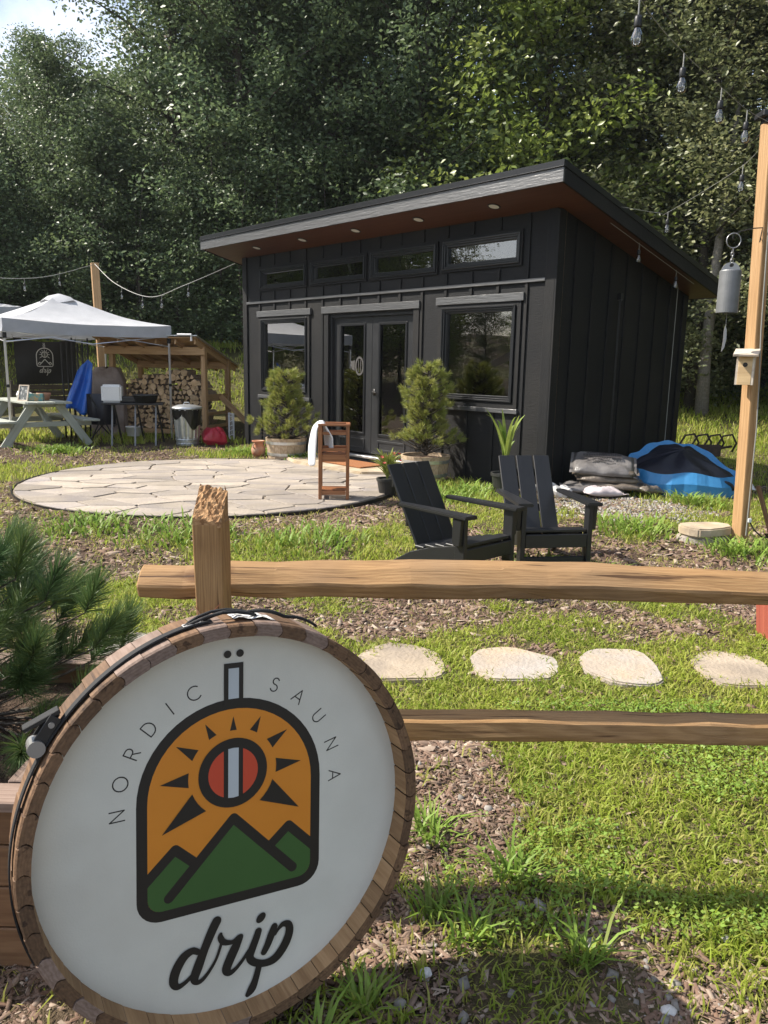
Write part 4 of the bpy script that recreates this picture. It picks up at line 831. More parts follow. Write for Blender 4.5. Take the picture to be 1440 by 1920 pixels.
tg_.grid(rows).build('white_tag', 'white_plastic', sign, fixn=False)

# ------------------------------------------------------------------ pines
def needle_tuft(Vs, Ts, Ds, p, d, n, ln, wd, rnd, spread=1.0, dry=0.3, shoot=0.1):
    d = d / np.linalg.norm(d); a = np.cross(d, [0.3, 0.2, 1.0]); a /= np.linalg.norm(a); b = np.cross(d, a)
    t = rnd.random(n); base = p[None] + d[None] * (t * shoot)[:, None]
    th = rnd.random(n) * 6.283; op = (0.25 + 0.75 * (1 - t) + .15 * rnd.random(n)) * spread
    dr = d[None] * np.cos(op)[:, None] + (a[None] * np.cos(th)[:, None] + b[None] * np.sin(th)[:, None]) * np.sin(op)[:, None]
    L_ = ln * (0.7 + .35 * rnd.random(n)); sag = np.zeros((n, 3)); sag[:, 2] = -L_ * .12 * rnd.random(n)
    tip = base + dr * L_[:, None] + sag; mid_ = base + dr * (L_ * .5)[:, None] + sag * .15
    sd_ = np.cross(dr, rnd.normal(0, 1, (n, 3))); sd_ /= np.linalg.norm(sd_, axis=1)[:, None]; sd_ *= wd
    P = np.stack([base - sd_, base + sd_, mid_ + sd_ * .9, mid_ - sd_ * .9, tip], 1); o = sum(len(v) for v in Vs); q = o + np.arange(n) * 5
    Vs.append(P.reshape(-1, 3)); Ts.append(np.concatenate([np.stack([q, q + 1, q + 2], 1), np.stack([q, q + 2, q + 3], 1), np.stack([q + 3, q + 2, q + 4], 1)]))
    Ds.append(np.tile(np.clip(rnd.random(n) * dry * 2 * rnd.random(), 0, 1), 3))
def pine(name, label, loc, h, rad, tufts, n, ln, wd, mat, seed, spread=1.0, shoot=.1, low=.1, taper=.8, dry=.3, extra=(), group=None):
    rnd = np.random.default_rng(seed); t = thing(name, label, 'pine', loc, group=group); Vs, Ts, Ds = [], [], []; br = MB()
    br.tube([(0, 0, 0), (.01, 0, h * .5), (0, .01, h)], [h * .025, h * .016, h * .004], 8)
    golden = 2.399
    ends = []
    for i in range(tufts):
        u = low + (1 - low) * (i + .5) / tufts; a = i * golden + rnd.normal(0, .3); rr0 = rad * (1 - taper * u ** 1.3) * (0.35 + .65 * rnd.random() ** .6) * (1 + .25 * math.sin(u * 9 + seed)); z = h * u
        e = np.array([math.cos(a) * rr0, math.sin(a) * rr0, z + .08 * h * rnd.random() + .1 * rr0]); ends.append((e, np.array([math.cos(a) * .8, math.sin(a) * .8, .75]), 1.0))
        if rr0 > rad * .35 and rnd.random() < .6: ends.append((e * np.array([.55, .55, 1]), np.array([math.cos(a + .9) * .8, math.sin(a + .9) * .8, .6]), .9))
    ends.append((np.array([0, 0, h]), np.array([0, 0, 1.0]), 1.0)); ends += [(np.array(e), np.array(d), s_) for e, d, s_ in extra]
    for e, d, s_ in ends:
        hr = math.hypot(e[0], e[1]); z0 = max(.02, e[2] - .45 * hr)
        br.tube([(0, 0, z0), (e[0] * .5, e[1] * .5, (z0 + e[2]) / 2 - .03 * hr), tuple(e), tuple(e + d / np.linalg.norm(d) * shoot)], [h * .009, h * .007, h * .005, h * .003], 5)
        needle_tuft(Vs, Ts, Ds, e, d, int(n * s_), ln * s_, wd, rnd, spread, dry, shoot)
    br.build('trunk', 'bark', t, smooth=True)
    trimesh('needles', np.concatenate(Vs), np.concatenate(Ts), mat, {'dry': np.concatenate(Ds)}, t); return t
# foreground pine in a board planter; branches reach over the barrel sign
PX, PY = -1.28, 2.28
pt = thing('planter_box', 'brown wooden planter box at the left edge behind the barrel sign', 'planter', (PX - .05, PY - .12, -.1))
for k in range(4):
    for (p, q) in (((-.44, -.42), (.44, -.42)), ((.44, -.42), (.44, .42)), ((.44, .42), (-.44, .42)), ((-.44, .42), (-.44, -.42))):
        beam('board', (p[0], p[1], .06 + k * .117), (q[0], q[1], .06 + k * .117), .028, .112, 'planter_wood', pt, bevel=.003)
for (p, q) in (((-.47, -.435), (.47, -.435)), ((.435, -.38), (.435, .38)), ((.47, .435), (-.47, .435)), ((-.435, .38), (-.435, -.38))): beam('rim_board', (*p, .485), (*q, .485), .09, .028, 'stave_grey', pt, bevel=.003)
MB().box((0, 0, .40), (.84, .80, .04)).build('soil_bed', 'soil', pt)
def E_(px, py, pz, dx, dy, dz, s=1.0): return ((px - PX, py - PY, pz - .35), (dx, dy, dz), s)
ext = [E_(-1.08, 2.18, .86, .25, 0, 1), E_(-.99, 2.16, .80, .45, -.1, .9), E_(-.93, 2.30, .72, .45, -.1, .9), E_(-.85, 2.15, .66, .6, 0, .8), E_(-.79, 2.2, .64, .35, -.1, 1.0), E_(-1.0, 2.05, .64, .4, -.3, .7), E_(-.88, 2.08, .55, .7, -.2, .5), E_(-.96, 2.0, .50, .4, -.3, .3),
       E_(-1.05, 2.1, .56, .3, -.5, .5), E_(-.86, 2.15, .47, .7, -.1, .1), E_(-.93, 2.06, .40, .5, -.2, 0.1), E_(-1.02, 2.02, .42, .2, -.4, .1), E_(-1.0, 2.2, .34, .6, -.2, 0), E_(-1.1, 1.98, .74, .2, -.4, .9), E_(-1.12, 2.02, .6, .2, -.4, .7), E_(-.8, 2.3, .5, .7, .1, .1), E_(-.9, 2.25, .58, .5, .2, .6)]
pine('young_pine', 'long-needled young pine in the planter at the left foreground', (PX, PY, .30), .50, .34, 34, 380, .115, .0009, 'needle', 3, .85, .11, .1, .5, .35, ext)
# a few dropped needles by the sign
# half-barrel pots with pines beside the cabin door
def half_barrel(t, r0, r1, h):
    n = 18
    for k in range(n):
        a = 2 * math.pi * (k + .5) / n; w0, w1 = 2 * math.pi * r0 / n * .98, 2 * math.pi * r1 / n * .98; b = MB(); T_ = .022
        vs = [(0, -T_, -w0 / 2), (0, 0, -w0 / 2), (0, 0, w0 / 2), (0, -T_, w0 / 2), (h, -T_ + r1 - r0, -w1 / 2), (h, r1 - r0, -w1 / 2), (h, r1 - r0, w1 / 2), (h, -T_ + r1 - r0, w1 / 2)]
        o = b.add(vs, [(0, 1, 2, 3), (7, 6, 5, 4), (0, 4, 5, 1), (1, 5, 6, 2), (2, 6, 7, 3), (3, 7, 4, 0)]).build('stave', 'barrel_wood', t)
        ca, sa = math.cos(a), math.sin(a); o.matrix_local = Matrix(((0, ca, -sa, r0 * ca), (0, sa, ca, r0 * sa), (1, 0, 0, 0), (0, 0, 0, 1)))
    for zz in (.18, .72):
        ra_ = r0 + (r1 - r0) * zz + .004; rb_ = r0 + (r1 - r0) * (zz + .13) + .004
        MB().lathe([(ra_, h * zz), (ra_ + .003, h * zz), (rb_ + .003, h * (zz + .13)), (rb_, h * (zz + .13))], 36).build('hoop', 'galvanised', t)
    MB().lathe([(.001, h * .86), (r1 - .03, h * .86)], 24).build('soil_bed', 'soil', t)
p1 = (-1.52, 11.78, 0.0); p2 = (.52, 9.85, 0.0)
for (p, l_) in ((p1, 'half barrel tub holding the bushy pine left of the door'), (p2, 'half barrel tub holding the tall pine right of the door')):
    t = thing('half_barrel', l_, 'planter', (p[0], p[1], float(zf(p[0], p[1]))), group='half barrel tubs by the door'); half_barrel(t, .27, .315, .32)
pine('potted_pine', 'bushy rounded potted pine left of the cabin door', (p1[0], p1[1], .29), .96, .47, 165, 84, .088, .0024, 'needle_light', 12, 1.0, .06, .0, .72, .55)
pine('potted_pine', 'tall yellow-green potted pine right of the cabin door', (p2[0], p2[1], .31), 1.07, .38, 165, 84, .088, .0022, 'needle_light', 14, 1.0, .06, .05, .60, .6)
# terracotta jug
t = thing('terracotta_jug', 'small round terracotta jug with handles beside the left tub', 'jug', (-1.96, 11.86, float(zf(-1.96, 11.86))))
MB().lathe([(.001, 0), (.065, 0), (.10, .05), (.112, .11), (.10, .16), (.075, .20), (.075, .225), (.10, .24), (.10, .255), (.085, .255), (.07, .23), (.001, .23)], 28).build('body', 'terracotta', t, smooth=True)
for s_ in (0, 2.1, 4.2): MB().tube([(math.cos(s_) * .085, math.sin(s_) * .085, .215), (math.cos(s_) * .125, math.sin(s_) * .125, .20), (math.cos(s_) * .13, math.sin(s_) * .13, .165), (math.cos(s_) * .10, math.sin(s_) * .10, .145)], .011, 8).build('handle', 'terracotta', t, smooth=True)
# door slab, mat
P = [cab(x, y)[:2] for x, y in ((2.05, -.42), (2.2, -.75), (2.9, -1.02), (3.6, -1.05), (4.3, -.98), (4.55, -.7), (4.35, -.30), (3.4, -.22), (2.5, -.24))]
cx, cy = sum(p[0] for p in P) / 9, sum(p[1] for p in P) / 9
tag(MB().prism([(p[0] - cx, p[1] - cy) for p in P], -.06, .05, 'z').build('door_stone', 'sand_stone', None, (cx, cy, .01), bevel=.015, seg=2), 'wide tan natural stone slab laid in front of the doors', 'stone')
o = beam('doormat', cab(3.15, -.55, .072), cab(4.05, -.55, .072), .45, .016, 'doormat'); tag(o, 'rust brown doormat on the stone slab', 'doormat')
# flower pot with red blooms
fx, fy = .03, 8.58; fz = float(zf(fx, fy))
t = strap_plant('flower_pot', 'small dark pot of narrow leaves and red flowers at the patio edge', (fx, fy, fz + .01), 95, .34, 'needle_light', 31, .013, .26, .4, 'pot_black', 'potted plant', .115, .2)
rr = random.Random(3)
for k in range(14):
    a, r0, z = rr.uniform(0, 6.28), rr.uniform(.02, .16), rr.uniform(.33, .47); b = MB()
    for q in range(6): an = q * 1.047; b.add([(0, 0, 0), (math.cos(an) * .018, math.sin(an) * .018, .008), (math.cos(an + .5) * .024, math.sin(an + .5) * .024, .005), (math.cos(an + 1) * .018, math.sin(an + 1) * .018, .008)], [(0, 1, 2, 3)])
    b.build('flower', 'petal', t, (math.cos(a) * r0, math.sin(a) * r0, z), (rr.uniform(-.6, .6), rr.uniform(-.6, .6), 0), fixn=False)
strap_plant('corn_plant', 'yellow-striped corn plant in a dark pot behind the chairs', (1.40, 8.92, float(zf(1.4, 8.92))), 15, .82, 'corn_leaf', 17, .034, .27, .35, 'pot_black', 'potted plant', .15, .24)

# slatted wooden towel stand with towel
t = thing('towel_stand', 'reddish brown open wooden towel stand standing on the patio', 'stand', (-.545, 8.2, .03), R(3))
W_, D_, H_ = .33, .30, .80
for x in (-W_ / 2 + .02, W_ / 2 - .02):
    for y in (-D_ / 2 + .02, D_ / 2 - .02): beam('leg', (x, y, 0), (x, y, H_ - .022), .036, .036, 'stool_wood', t, bevel=.003, up=(1, 0, 0))
def rails(z, h_, shelf=False):
    for y in (-D_ / 2 + .02, D_ / 2 - .02): beam('rail', (-W_ / 2 + .04, y, z), (W_ / 2 - .04, y, z), .02, h_, 'stool_wood', t, bevel=.002)
    for x in (-W_ / 2 + .02, W_ / 2 - .02): beam('rail', (x, -D_ / 2 + .04, z), (x, D_ / 2 - .04, z), .02, h_, 'stool_wood', t, bevel=.002)
    if shelf:
        for k in range(5): beam('slat', (-W_ / 2 + .03, -.10 + k * .05, z + h_ / 2 + .006), (W_ / 2 - .03, -.10 + k * .05, z + h_ / 2 + .006), .04, .010, 'stool_wood', t, bevel=.002)
rails(.07, .045, True); rails(.44, .075, True); rails(.53, .03); rails(.70, .03)
for y in (-D_ / 2 + .02, D_ / 2 - .02): beam('top_rail', (-W_ / 2 - .005, y, H_ - .011), (W_ / 2 + .005, y, H_ - .011), .044, .022, 'stool_wood', t, bevel=.003)
for x in (-W_ / 2 + .017, W_ / 2 - .017): beam('top_rail', (x, -D_ / 2 + .042, H_ - .0115), (x, D_ / 2 - .042, H_ - .0115), .044, .021, 'stool_wood', t, bevel=.003)
rows = []
for i in range(25):
    u = i / 24; s_ = (u - .42) * .74; row = []
    for j in range(9):
        v = j / 8 - .5
        if abs(s_) < .025: x, z = -.145 + s_, .80 + .012
        elif s_ < 0: q_ = min(1, -s_ * 5); x, z = -.175 - (.10 * math.cos(v * 2.6) + .02 * math.sin(v * 17)) * q_ ** .6 * (1 - .35 * -s_), .812 + s_ * 1.45
        else: x, z = -.118 + .10 * min(1, s_ * 4) * (.6 - v), .812 - s_ * .62
        row.append((x + .010 * math.sin(v * 14 + u * 6), v * .20 * (1 - .25 * abs(s_)) - .04 + .012 * math.sin(u * 7), z + .015 * math.sin(v * 6)))
    rows.append(row)
o = MB().grid(rows).build('towel', 'towel', None, (-.545, 8.2, .03), (0, 0, R(3)), smooth=True, fixn=False); md = o.modifiers.new('s', 'SOLIDIFY'); md.thickness = .012; md2 = o.modifiers.new('ss', 'SUBSURF'); md2.levels = md2.render_levels = 1
tag(o, 'white towel draped over the side of the wooden stand', 'towel')

# ------------------------------------------------------------------ low black slatted lounge chairs (local: front is -y)
def chair(label, loc, rz):
    t = thing('lounge_chair', label, 'chair', loc, rz, 'black lounge chairs behind the fence'); m = 'chair_plastic'; W2 = .255
    for s_ in (-1, 1):
        beam('leg', (s_ * W2, .02, 0), (s_ * W2, .02, .525), .085, .036, m, t, bevel=.004, up=(1, 0, 0))
        # arm: slightly tapering board
        MB().prism([(s_ * (W2 - .05), -.075), (s_ * (W2 + .065), -.07), (s_ * (W2 + .06), .15), (s_ * (W2 + .03), .60), (s_ * (W2 - .03), .62), (s_ * (W2 - .045), .2)], .526, .552, 'z').build('arm', m, t, bevel=.006, seg=2)
        MB().prism([(-.018, .522), (.062, .522), (.062, .36), (.05, .34), (-.005, .34)], s_ * (W2 + .019), s_ * (W2 + .05), 'x').build('arm_bracket', m, t, bevel=.004)
        # curved side rail running back to the ground
        P = [(.065, .325), (.30, .275), (.52, .20), (.70, .10), (.80, .0), (.66, .0), (.55, .07), (.38, .14), (.2, .185), (.065, .20)]
        MB().prism(P, s_ * (W2 - .019), s_ * (W2 - .050), 'x').build('side_rail', m, t, bevel=.004)
    beam('front_apron', (-W2 + .019, -.005, .262), (W2 - .019, -.005, .262), .03, .10, m, t, bevel=.004)
    beam('front_stretcher', (-W2 + .019, .02, .11), (W2 - .019, .02, .11), .03, .05, m, t, bevel=.004)
    for k in range(5):
        y = .02 + k * .098; z = .345 - (y - .02) * .23; beam('seat_slat', (-W2 + .02, y + .02, z - .01), (W2 - .02, y + .02, z - .01), .088, .022, m, t, bevel=.004)
    bl = Vector((0, .46, .20)); bt = Vector((0, .80, .795)); d = bt - bl
    for k in (-1, 0, 1):
        b0 = .135; beam('back_slat', (k * (b0 + .007), bl.y, bl.z), (k * (b0 + .012), bt.y, bt.z), b0, .022, m, t, bevel=.004, up=(0, -1, .5))
    for f in (.35, .8):
        p = bl + d * f + Vector((0, .024, -.012)); beam('back_brace', (-.2, p.y, p.z), (.2, p.y, p.z), .022, .06, m, t, bevel=.003)
    return t
zc = float(zf(.6, 5.2))
chair('black slatted low chair turned to face right, nearer the potted pine', (.72, 5.17, zc), R(43))
chair('black slatted low chair facing the fence, beside the corn plant', (1.265, 5.52, float(zf(1.27, 5.5))), R(9))

# ------------------------------------------------------------------ right-hand post with birdhouse, bell and lights
def Z(x, y): return float(zf(x, y))
t = thing('lamp_post', 'square tan timber post carrying the bell and birdhouse', 'post', (3.06, 6.45, Z(3.06, 6.45)))
pb, ptp = Vector((0, 0, -.1)), Vector((-.115, 0, 3.36))
beam('timber', pb, ptp, .10, .10, 'post_wood', t, bevel=.006, up=(math.cos(R(28)), math.sin(R(28)), 0))
hook = MB().tube([(-.12, -.06, 2.50), (-.13, -.066, 2.47), (-.12, -.064, 2.56), (-.12, -.07, 2.58), (-.20, -.10, 2.57), (-.33, -.15, 2.535), (-.385, -.17, 2.505), (-.392, -.175, 2.48), (-.38, -.17, 2.465)], .0045, 8); hook.build('hook', 'black_metal', t, smooth=True)
MB().box((-.11, 0, 3.42), (.20, .16, .05)).box((-.11, 0, 3.38), (.12, .10, .05)).build('solar_cap', 'black_plastic', t, bevel=.008)
MB().tube([(.01, -.075, .1), (-.0, -.078, 1.0), (-.02, -.08, 1.35), (-.05, -.078, 1.8), (-.09, -.075, 2.9)], .005, 6).build('cable', 'cord', t)
# bell
bx, by = 2.68, 6.28; bz0 = Z(3.06, 6.45)
t = thing('wind_bell', 'grey steel cylinder wind bell hanging from the post hook', 'bell', (bx, by, 0))
MB().tube([(.055 * math.sin(a), 0, 2.445 + .055 * math.cos(a)) for a in np.linspace(0, 2 * math.pi, 24)], .0045, 8, cap=False).build('ring', 'steel_light', t, smooth=True)
for k in range(5):
    zc = 2.37 - k * .026; b = MB(); b.tube([((.010 * math.cos(a)) if k % 2 else 0, 0 if k % 2 else .010 * math.cos(a), zc + .019 * math.sin(a)) for a in np.linspace(0, 2 * math.pi, 14)], .003, 6, cap=False); b.build('chain_link', 'steel_light', t, smooth=True)
rt = R(12); bb = MB().lathe([(.074, 1.90), (.081, 1.90), (.081, 2.215), (.077, 2.222), (.074, 2.215), (.074, 1.90)], 32)
bell = bb.build('bell_body', 'bell_steel', t)
P = [(.074 * math.cos(a), 2.21 + .074 * math.sin(a) * 1.0) for a in np.linspace(0, math.pi, 17)]
b = MB(); b.prism(P, -.006, .006, 'y'); b.build('hanger_plate', 'steel_light', bell)
MB().lathe([(.001, 0), (.014, 0), (.014, .006), (.001, .006)], 16).build('hanger_hole', 'ink_black', bell, (0, -.0065, 2.262), (R(90), 0, 0))
MB().tube([(0, 0, 1.95), (0.005, 0, 1.80)], .002, 5).build('clapper_cord', 'cord', t)
MB().prism([(0, 1.80), (.012, 1.77), (.016, 1.70), (.006, 1.63), (-.012, 1.60), (-.006, 1.68), (-.006, 1.76)], -.006, .006, 'y').build('sail', 'steel_light', t)
# birdhouse
t = thing('birdhouse', 'small pine birdhouse with round hole nailed to the timber post', 'birdhouse', (2.905, 6.345, Z(3, 6.4) + 1.36), R(-28))
bw, bd, bh = .135, .13, .235
MB().prism([(-bd / 2, 0), (bd / 2, 0), (bd / 2, bh + .03), (-bd / 2, bh)], bw / 2 - .016, bw / 2, 'x').build('side', 'pale_wood', t); MB().prism([(-bd / 2, 0), (bd / 2, 0), (bd / 2, bh + .03), (-bd / 2, bh)], -bw / 2, -bw / 2 + .016, 'x').build('side', 'pale_wood', t)
f = MB().box((0, -bd / 2 + .006, bh / 2), (bw - .033, .016, bh - .002)).build('front', 'bird_wood', t, bevel=.002)
MB().lathe([(.001, 0), (.018, 0), (.018, .002)], 20).build('entrance_hole', 'ink_black', f, (0, -bd / 2 - .0025, bh * .68), (R(90), 0, 0))
MB().box((0, bd / 2 - .006, bh / 2 + .012), (bw - .033, .016, bh + .02)).build('back', 'pale_wood', t)
MB().box((0, 0, .008), (bw - .033, bd - .03, .016)).build('base', 'bird_wood', t)
o = MB().box((0, -.02, 0), (bw + .05, bd + .09, .018)).build('roof', 'pale_wood', t, (0, 0, bh + .026), (R(13), 0, 0), bevel=.002)

# string lights: sockets and clear bulbs hung from a cord
def bulb_parts(t, p, s_=1.0):
    x, y, z = p
    MB().tube([(x, y, z + .085), (x, y, z)], .004, 6).build('lead', 'cord', t)
    so_ = MB().lathe([(.001, .004), (.016, .002), (.020, -.012), (.021, -.05), (.019, -.054), (.001, -.054)], 14, (x, y, z)).build('socket', 'black_plastic', t, smooth=True)
    MB().lathe([(.014, -.05), (.017, -.062), (.027, -.085), (.032, -.108), (.029, -.128), (.018, -.142), (.001, -.146)], 16, (x, y, z)).build('bulb', 'bulb_glass', t, smooth=True)
    MB().tube([(x - .004, y, z - .056), (x - .006, y, z - .10), (x, y, z - .112), (x + .006, y, z - .10), (x + .004, y, z - .056)], .0012, 4).build('filament', 'steel_light', t)
def cat_pts(P, n=10):
    q = []; p = [Vector(a) for a in P]
    for i in range(len(p) - 1):
        p0, p1, p2, p3 = p[max(i - 1, 0)], p[i], p[i + 1], p[min(i + 2, len(p) - 1)]
        for k in range(n): u = k / n; q.append(.5 * (2 * p1 + (p2 - p0) * u + (2 * p0 - 5 * p1 + 4 * p2 - p3) * u * u + (3 * p1 - p0 - 3 * p2 + p3) * u ** 3))
    return q + [p[-1]]
t = thing('string_lights', 'string of clear bulbs running overhead from the timber post towards the viewer', 'string lights', (0, 0, 0), group='festoon strings')
P = [(2.93, 6.4, 3.33), (2.63, 6.15, 3.345), (2.28, 5.78, 3.37), (1.80, 5.2, 3.37), (1.27, 4.4, 3.33), (.6, 3.5, 3.55), (-.2, 2.4, 3.9)]
MB().tube(cat_pts(P), .0022, 6).build('cord', 'cord', t)
for k, p in enumerate(P[1:5]): bulb_parts(t, (p[0], p[1], p[2] - .085))
t = thing('string_lights', 'sagging string of clear bulbs between the cabin roof and the timber post', 'string lights', (0, 0, 0), group='festoon strings')
P = [cab(CW + .46, .62, 3.25), (2.72, 9.2, 3.26), (3.38, 10.0 - .9, 3.22), (3.30, 8.2, 3.14), (3.12, 7.2, 3.20), (2.99, 6.6, 3.24), (2.96, 6.5, 3.26)]
P = [cab(CW + .46, .50, 3.22), (3.04, 9.15, 3.18), (3.09, 9.0, 3.165), (3.09, 7.2, 3.22), (2.97, 6.52, 3.30)]
MB().tube(cat_pts(P), .0022, 6).build('cord', 'cord', t)
bulb_parts(t, (3.085, 9.0, 3.085)); bulb_parts(t, (3.09, 7.2, 3.14)); bulb_parts(t, (2.965, 6.54, 3.215))
q = cab(CW + .34, 1.15, roofz(1.15) - .09); bulb_parts(t, q); q = cab(CW + .34, 2.1, roofz(2.1) - .09); bulb_parts(t, q)
q0 = cab(CW + .34, .5, roofz(.5) - .02); q1 = cab(CW + .34, 2.6, roofz(2.6) - .02); MB().tube([q0, q1], .004, 6).build('cord', 'cord', t)

# stacked stones at the foot of the post
for k, (dz, rx, ry, mt, lb) in enumerate(((0, .20, .15, 'step_stone', 'grey lower stone block at the foot of the timber post'), (.085, .20, .16, 'sand_stone', 'tan flat stone resting on another by the timber post'))):
    o = MB().prism(irregular(rx, ry, 11, .05, 40 + k), 0, .08, 'z').build('stone_block', mt, None, (2.78, 6.52, Z(2.78, 6.5) - .015 + dz), (0, R(-2), .2 * k), bevel=.012, seg=2); tag(o, lb, 'stone', 'stones by the post')
# leaning timber at the right edge
t = thing('leaning_stake', 'dark weathered wooden stake leaning by the right edge', 'stake', (3.22, 6.35, Z(3.2, 6.3)))
beam('stake', (.09, -.02, -.02), (-.055, .10, .52), .045, .03, 'planter_wood', t, bevel=.003)
MB().tube([(-.13, .02, .22), (-.10, .0, .16), (-.03, -.01, .10), (.06, 0, .09), (.12, 0, .12)], .006, 6).build('cable', 'strap_black', t); MB().box((-.135, .02, .235), (.03, .02, .035)).build('plug', 'white_plastic', t, bevel=.004)
o = beam('red_board', (2.30, 4.38, Z(2.3, 4.4) - .02), (2.285, 4.42, Z(2.4, 4.4) + .30), .16, .05, 'red_paint_wood', up=(1, 0, 0)); tag(o, 'red painted board end at the right edge below the rail', 'board')

# ------------------------------------------------------------------ bags, pool, grate, rocks along the cabin side
def pillow(L_, W_, T_, seed, amp=.016):
    rr = random.Random(seed); n, m = 18, 12; top, bot = [], []
    ph = [rr.uniform(0, 6.28) for _ in range(6)]
    for i in range(n + 1):
        a, b = [], []
        for j in range(m + 1):
            u, v = -1 + 2 * i / n, -1 + 2 * j / m; e = ((1 - abs(u) ** 3) * (1 - abs(v) ** 4)) ** .55
            wv = amp * (math.sin(u * 5 + ph[0]) * math.sin(v * 4 + ph[1]) + .6 * math.sin(u * 11 + v * 7 + ph[2]) + .5 * abs(math.sin(u * 9 - v * 5 + ph[3])))
            x = u * L_ / 2 * (1 - .04 * abs(v)); y = v * W_ / 2 * (1 - .05 * abs(u)); a.append((x, y, T_ * .5 * e + wv * e)); b.append((x, y, -T_ * .5 * e * .8))
        top.append(a); bot.append(b)
    b_ = MB().grid(top); b_.grid([r_[::-1] for r_ in bot]); return b_
bags = [('grey plastic bag, lowest in the pile by the cabin corner', 'soil_bag_grey', (2.42, 8.82), .05, .05, -8, 'bag'), ('pale pink plastic bag lying in front of the bag pile', 'bag_pink', (2.47, 8.60), .045, .04, 5, 'bag'),
        ('brown bag second from the bottom of the soil bag pile', 'soil_bag', (2.62, 8.86), .105, .0, -12, 'bag'), ('brown bag third up in the soil bag pile', 'soil_bag', (2.60, 8.90), .18, .03, -6, 'bag'), ('brown bag under the printed top bag', 'soil_bag', (2.58, 8.93), .25, -.05, -16, 'bag'), ('grey printed bag on top of the soil bag pile', 'soil_bag_grey', (2.54, 8.90), .33, .08, -14, 'bag'),
        ('brown bag slumped at the pile end beside the blue pool', 'soil_bag', (3.02, 8.75), .06, .2, 40, 'bag')]
for k, (lb, mt, p, z, ti, ro, ct) in enumerate(bags):
    sz = (.70, .46, .105) if k not in (1, 6) else (.42, .26, .10)
    o = pillow(*sz, k + 2).build('soil_bag', mt, None, (p[0], p[1], z + .02 + Z(*p)), (R(26) if k == 5 else R(3), ti * .6, R(ro)), smooth=True); bm = bmesh.new(); bm.from_mesh(o.data); bmesh.ops.remove_doubles(bm, verts=bm.verts, dist=.0005); bm.to_mesh(o.data); bm.free(); tag(o, lb, ct, 'bags piled by the cabin')
    for s_ in (-1, 1): MB().grid([[(s_ * (sz[0] / 2 - .012 + .035 * q_), -sz[1] / 2 * .93 + sz[1] * .93 * j / 8, .006 * math.sin(j * 1.7 + k) * q_) for j in range(9)] for q_ in (0, 1)]).build('end_seam', mt, o, fixn=False)
    if k == 5:
        pr = MB(); rr = random.Random(2)
        for (y0, h_, x0, x1, dens) in ((.11, .040, -.2, .18, .9), (.045, .05, -.24, .2, .95), (-.005, .022, -.22, .05, .9), (-.05, .02, -.22, .1, .9)):
            x = x0
            while x < x1:
                wl = rr.uniform(.012, .028); 
                def hz(xx, yy): 
                    u, v = xx / .34, yy / .22; e = ((1 - abs(u) ** 4) * (1 - abs(v) ** 4)) ** .45; return .065 * e + .014
                pr.add([(x, y0, hz(x, y0)), (x + wl, y0, hz(x + wl, y0)), (x + wl, y0 + h_, hz(x + wl, y0 + h_)), (x, y0 + h_, hz(x, y0 + h_))], [(0, 1, 2, 3)]); x += wl + .006
        pr.build('bag_print', 'print_dark', o, fixn=False)
# collapsed pool: slumped blue wall round a dark sheet
t = thing('collapsed_pool', 'slumped blue fabric pool with dark liner beside the cabin', 'pool', (3.62, 9.25, Z(3.6, 9.2)), R(-12))
n = 102; ring_o, ring_t, ring_i, ring_b = [], [], [], []
for i in range(n + 1):
    a = 2 * math.pi * i / n; rx, ry = .74, .52; back = max(0, math.sin(a)); hgt = .27 + .02 * math.sin(a * 7) + .30 * back ** 1.1 * (1 + .05 * math.sin(a * 15)) * (1 - .60 * max(0, math.cos(a))) - .10 * max(0, math.cos(a)) ** 3
    fo = 1 + .030 * (abs((a * 17 / 6.283) % 1 - .5) * 2 - .5) + .02 * math.sin(a * 5 + 1); c, s_ = math.cos(a), math.sin(a); inw = .16 + .10 * back
    ring_b.append((rx * c * fo, ry * s_ * fo, -.01)); ring_o.append((rx * c * fo * 1.02, ry * s_ * fo * 1.02, hgt * .55)); ring_t.append((rx * c * fo * (1 - inw * .35), ry * s_ * fo * (1 - inw * .5), hgt)); ring_i.append((rx * c * (1 - inw), ry * s_ * (1 - inw * 1.1), hgt - .03 - .04 * back))
MB().grid([ring_b, ring_o, ring_t, ring_i]).build('side_wall', 'pool_blue', t, smooth=False, fixn=False).modifiers.new('sd', 'SOLIDIFY').thickness = .008
rows = []
for k in range(9):
    f = 1 - k / 8; row = []
    for i in range(n + 1):
        p = ring_i[i]; a = 2 * math.pi * i / n; row.append((p[0] * f, p[1] * f + .10 * (1 - f), p[2] * f + .50 * (1 - f) ** .8 + .014 * math.sin(a * 9 + k) * f))
    rows.append(row)
MB().grid(rows).build('liner', 'pool_navy', t, smooth=True, fixn=False)
MB().tube([(.36 + .13 * math.cos(a), -.40 - .02 * math.sin(a), .10 + .09 * math.sin(a)) for a in np.linspace(0, math.pi, 10)], .02, 8).build('drain_hose', 'pool_navy', t, smooth=True)
o = pillow(.7, .3, .14, 77, .02).build('white_sheet', 'white_plastic', None, (4.28, 9.55, Z(4.28, 9.5) + .10), (0, R(14), R(-20)), smooth=True); tag(o, 'crumpled white plastic sheet behind the blue pool', 'sheet')
t = thing('iron_grate', 'rusty bent iron bar frame behind the blue pool', 'grate', (4.25, 10.4, Z(4.25, 10.4) + .08))
for k in range(4):
    x = -.28 + k * .17; MB().tube([(x - .02, .05, .0), (x, 0, .36), (x + .07, -.02, .50), (x + .2, .0, .52), (x + .28, .03, .40), (x + .24, .06, .28)], .014, 7).build('bar', 'rusty_iron', t, smooth=True)
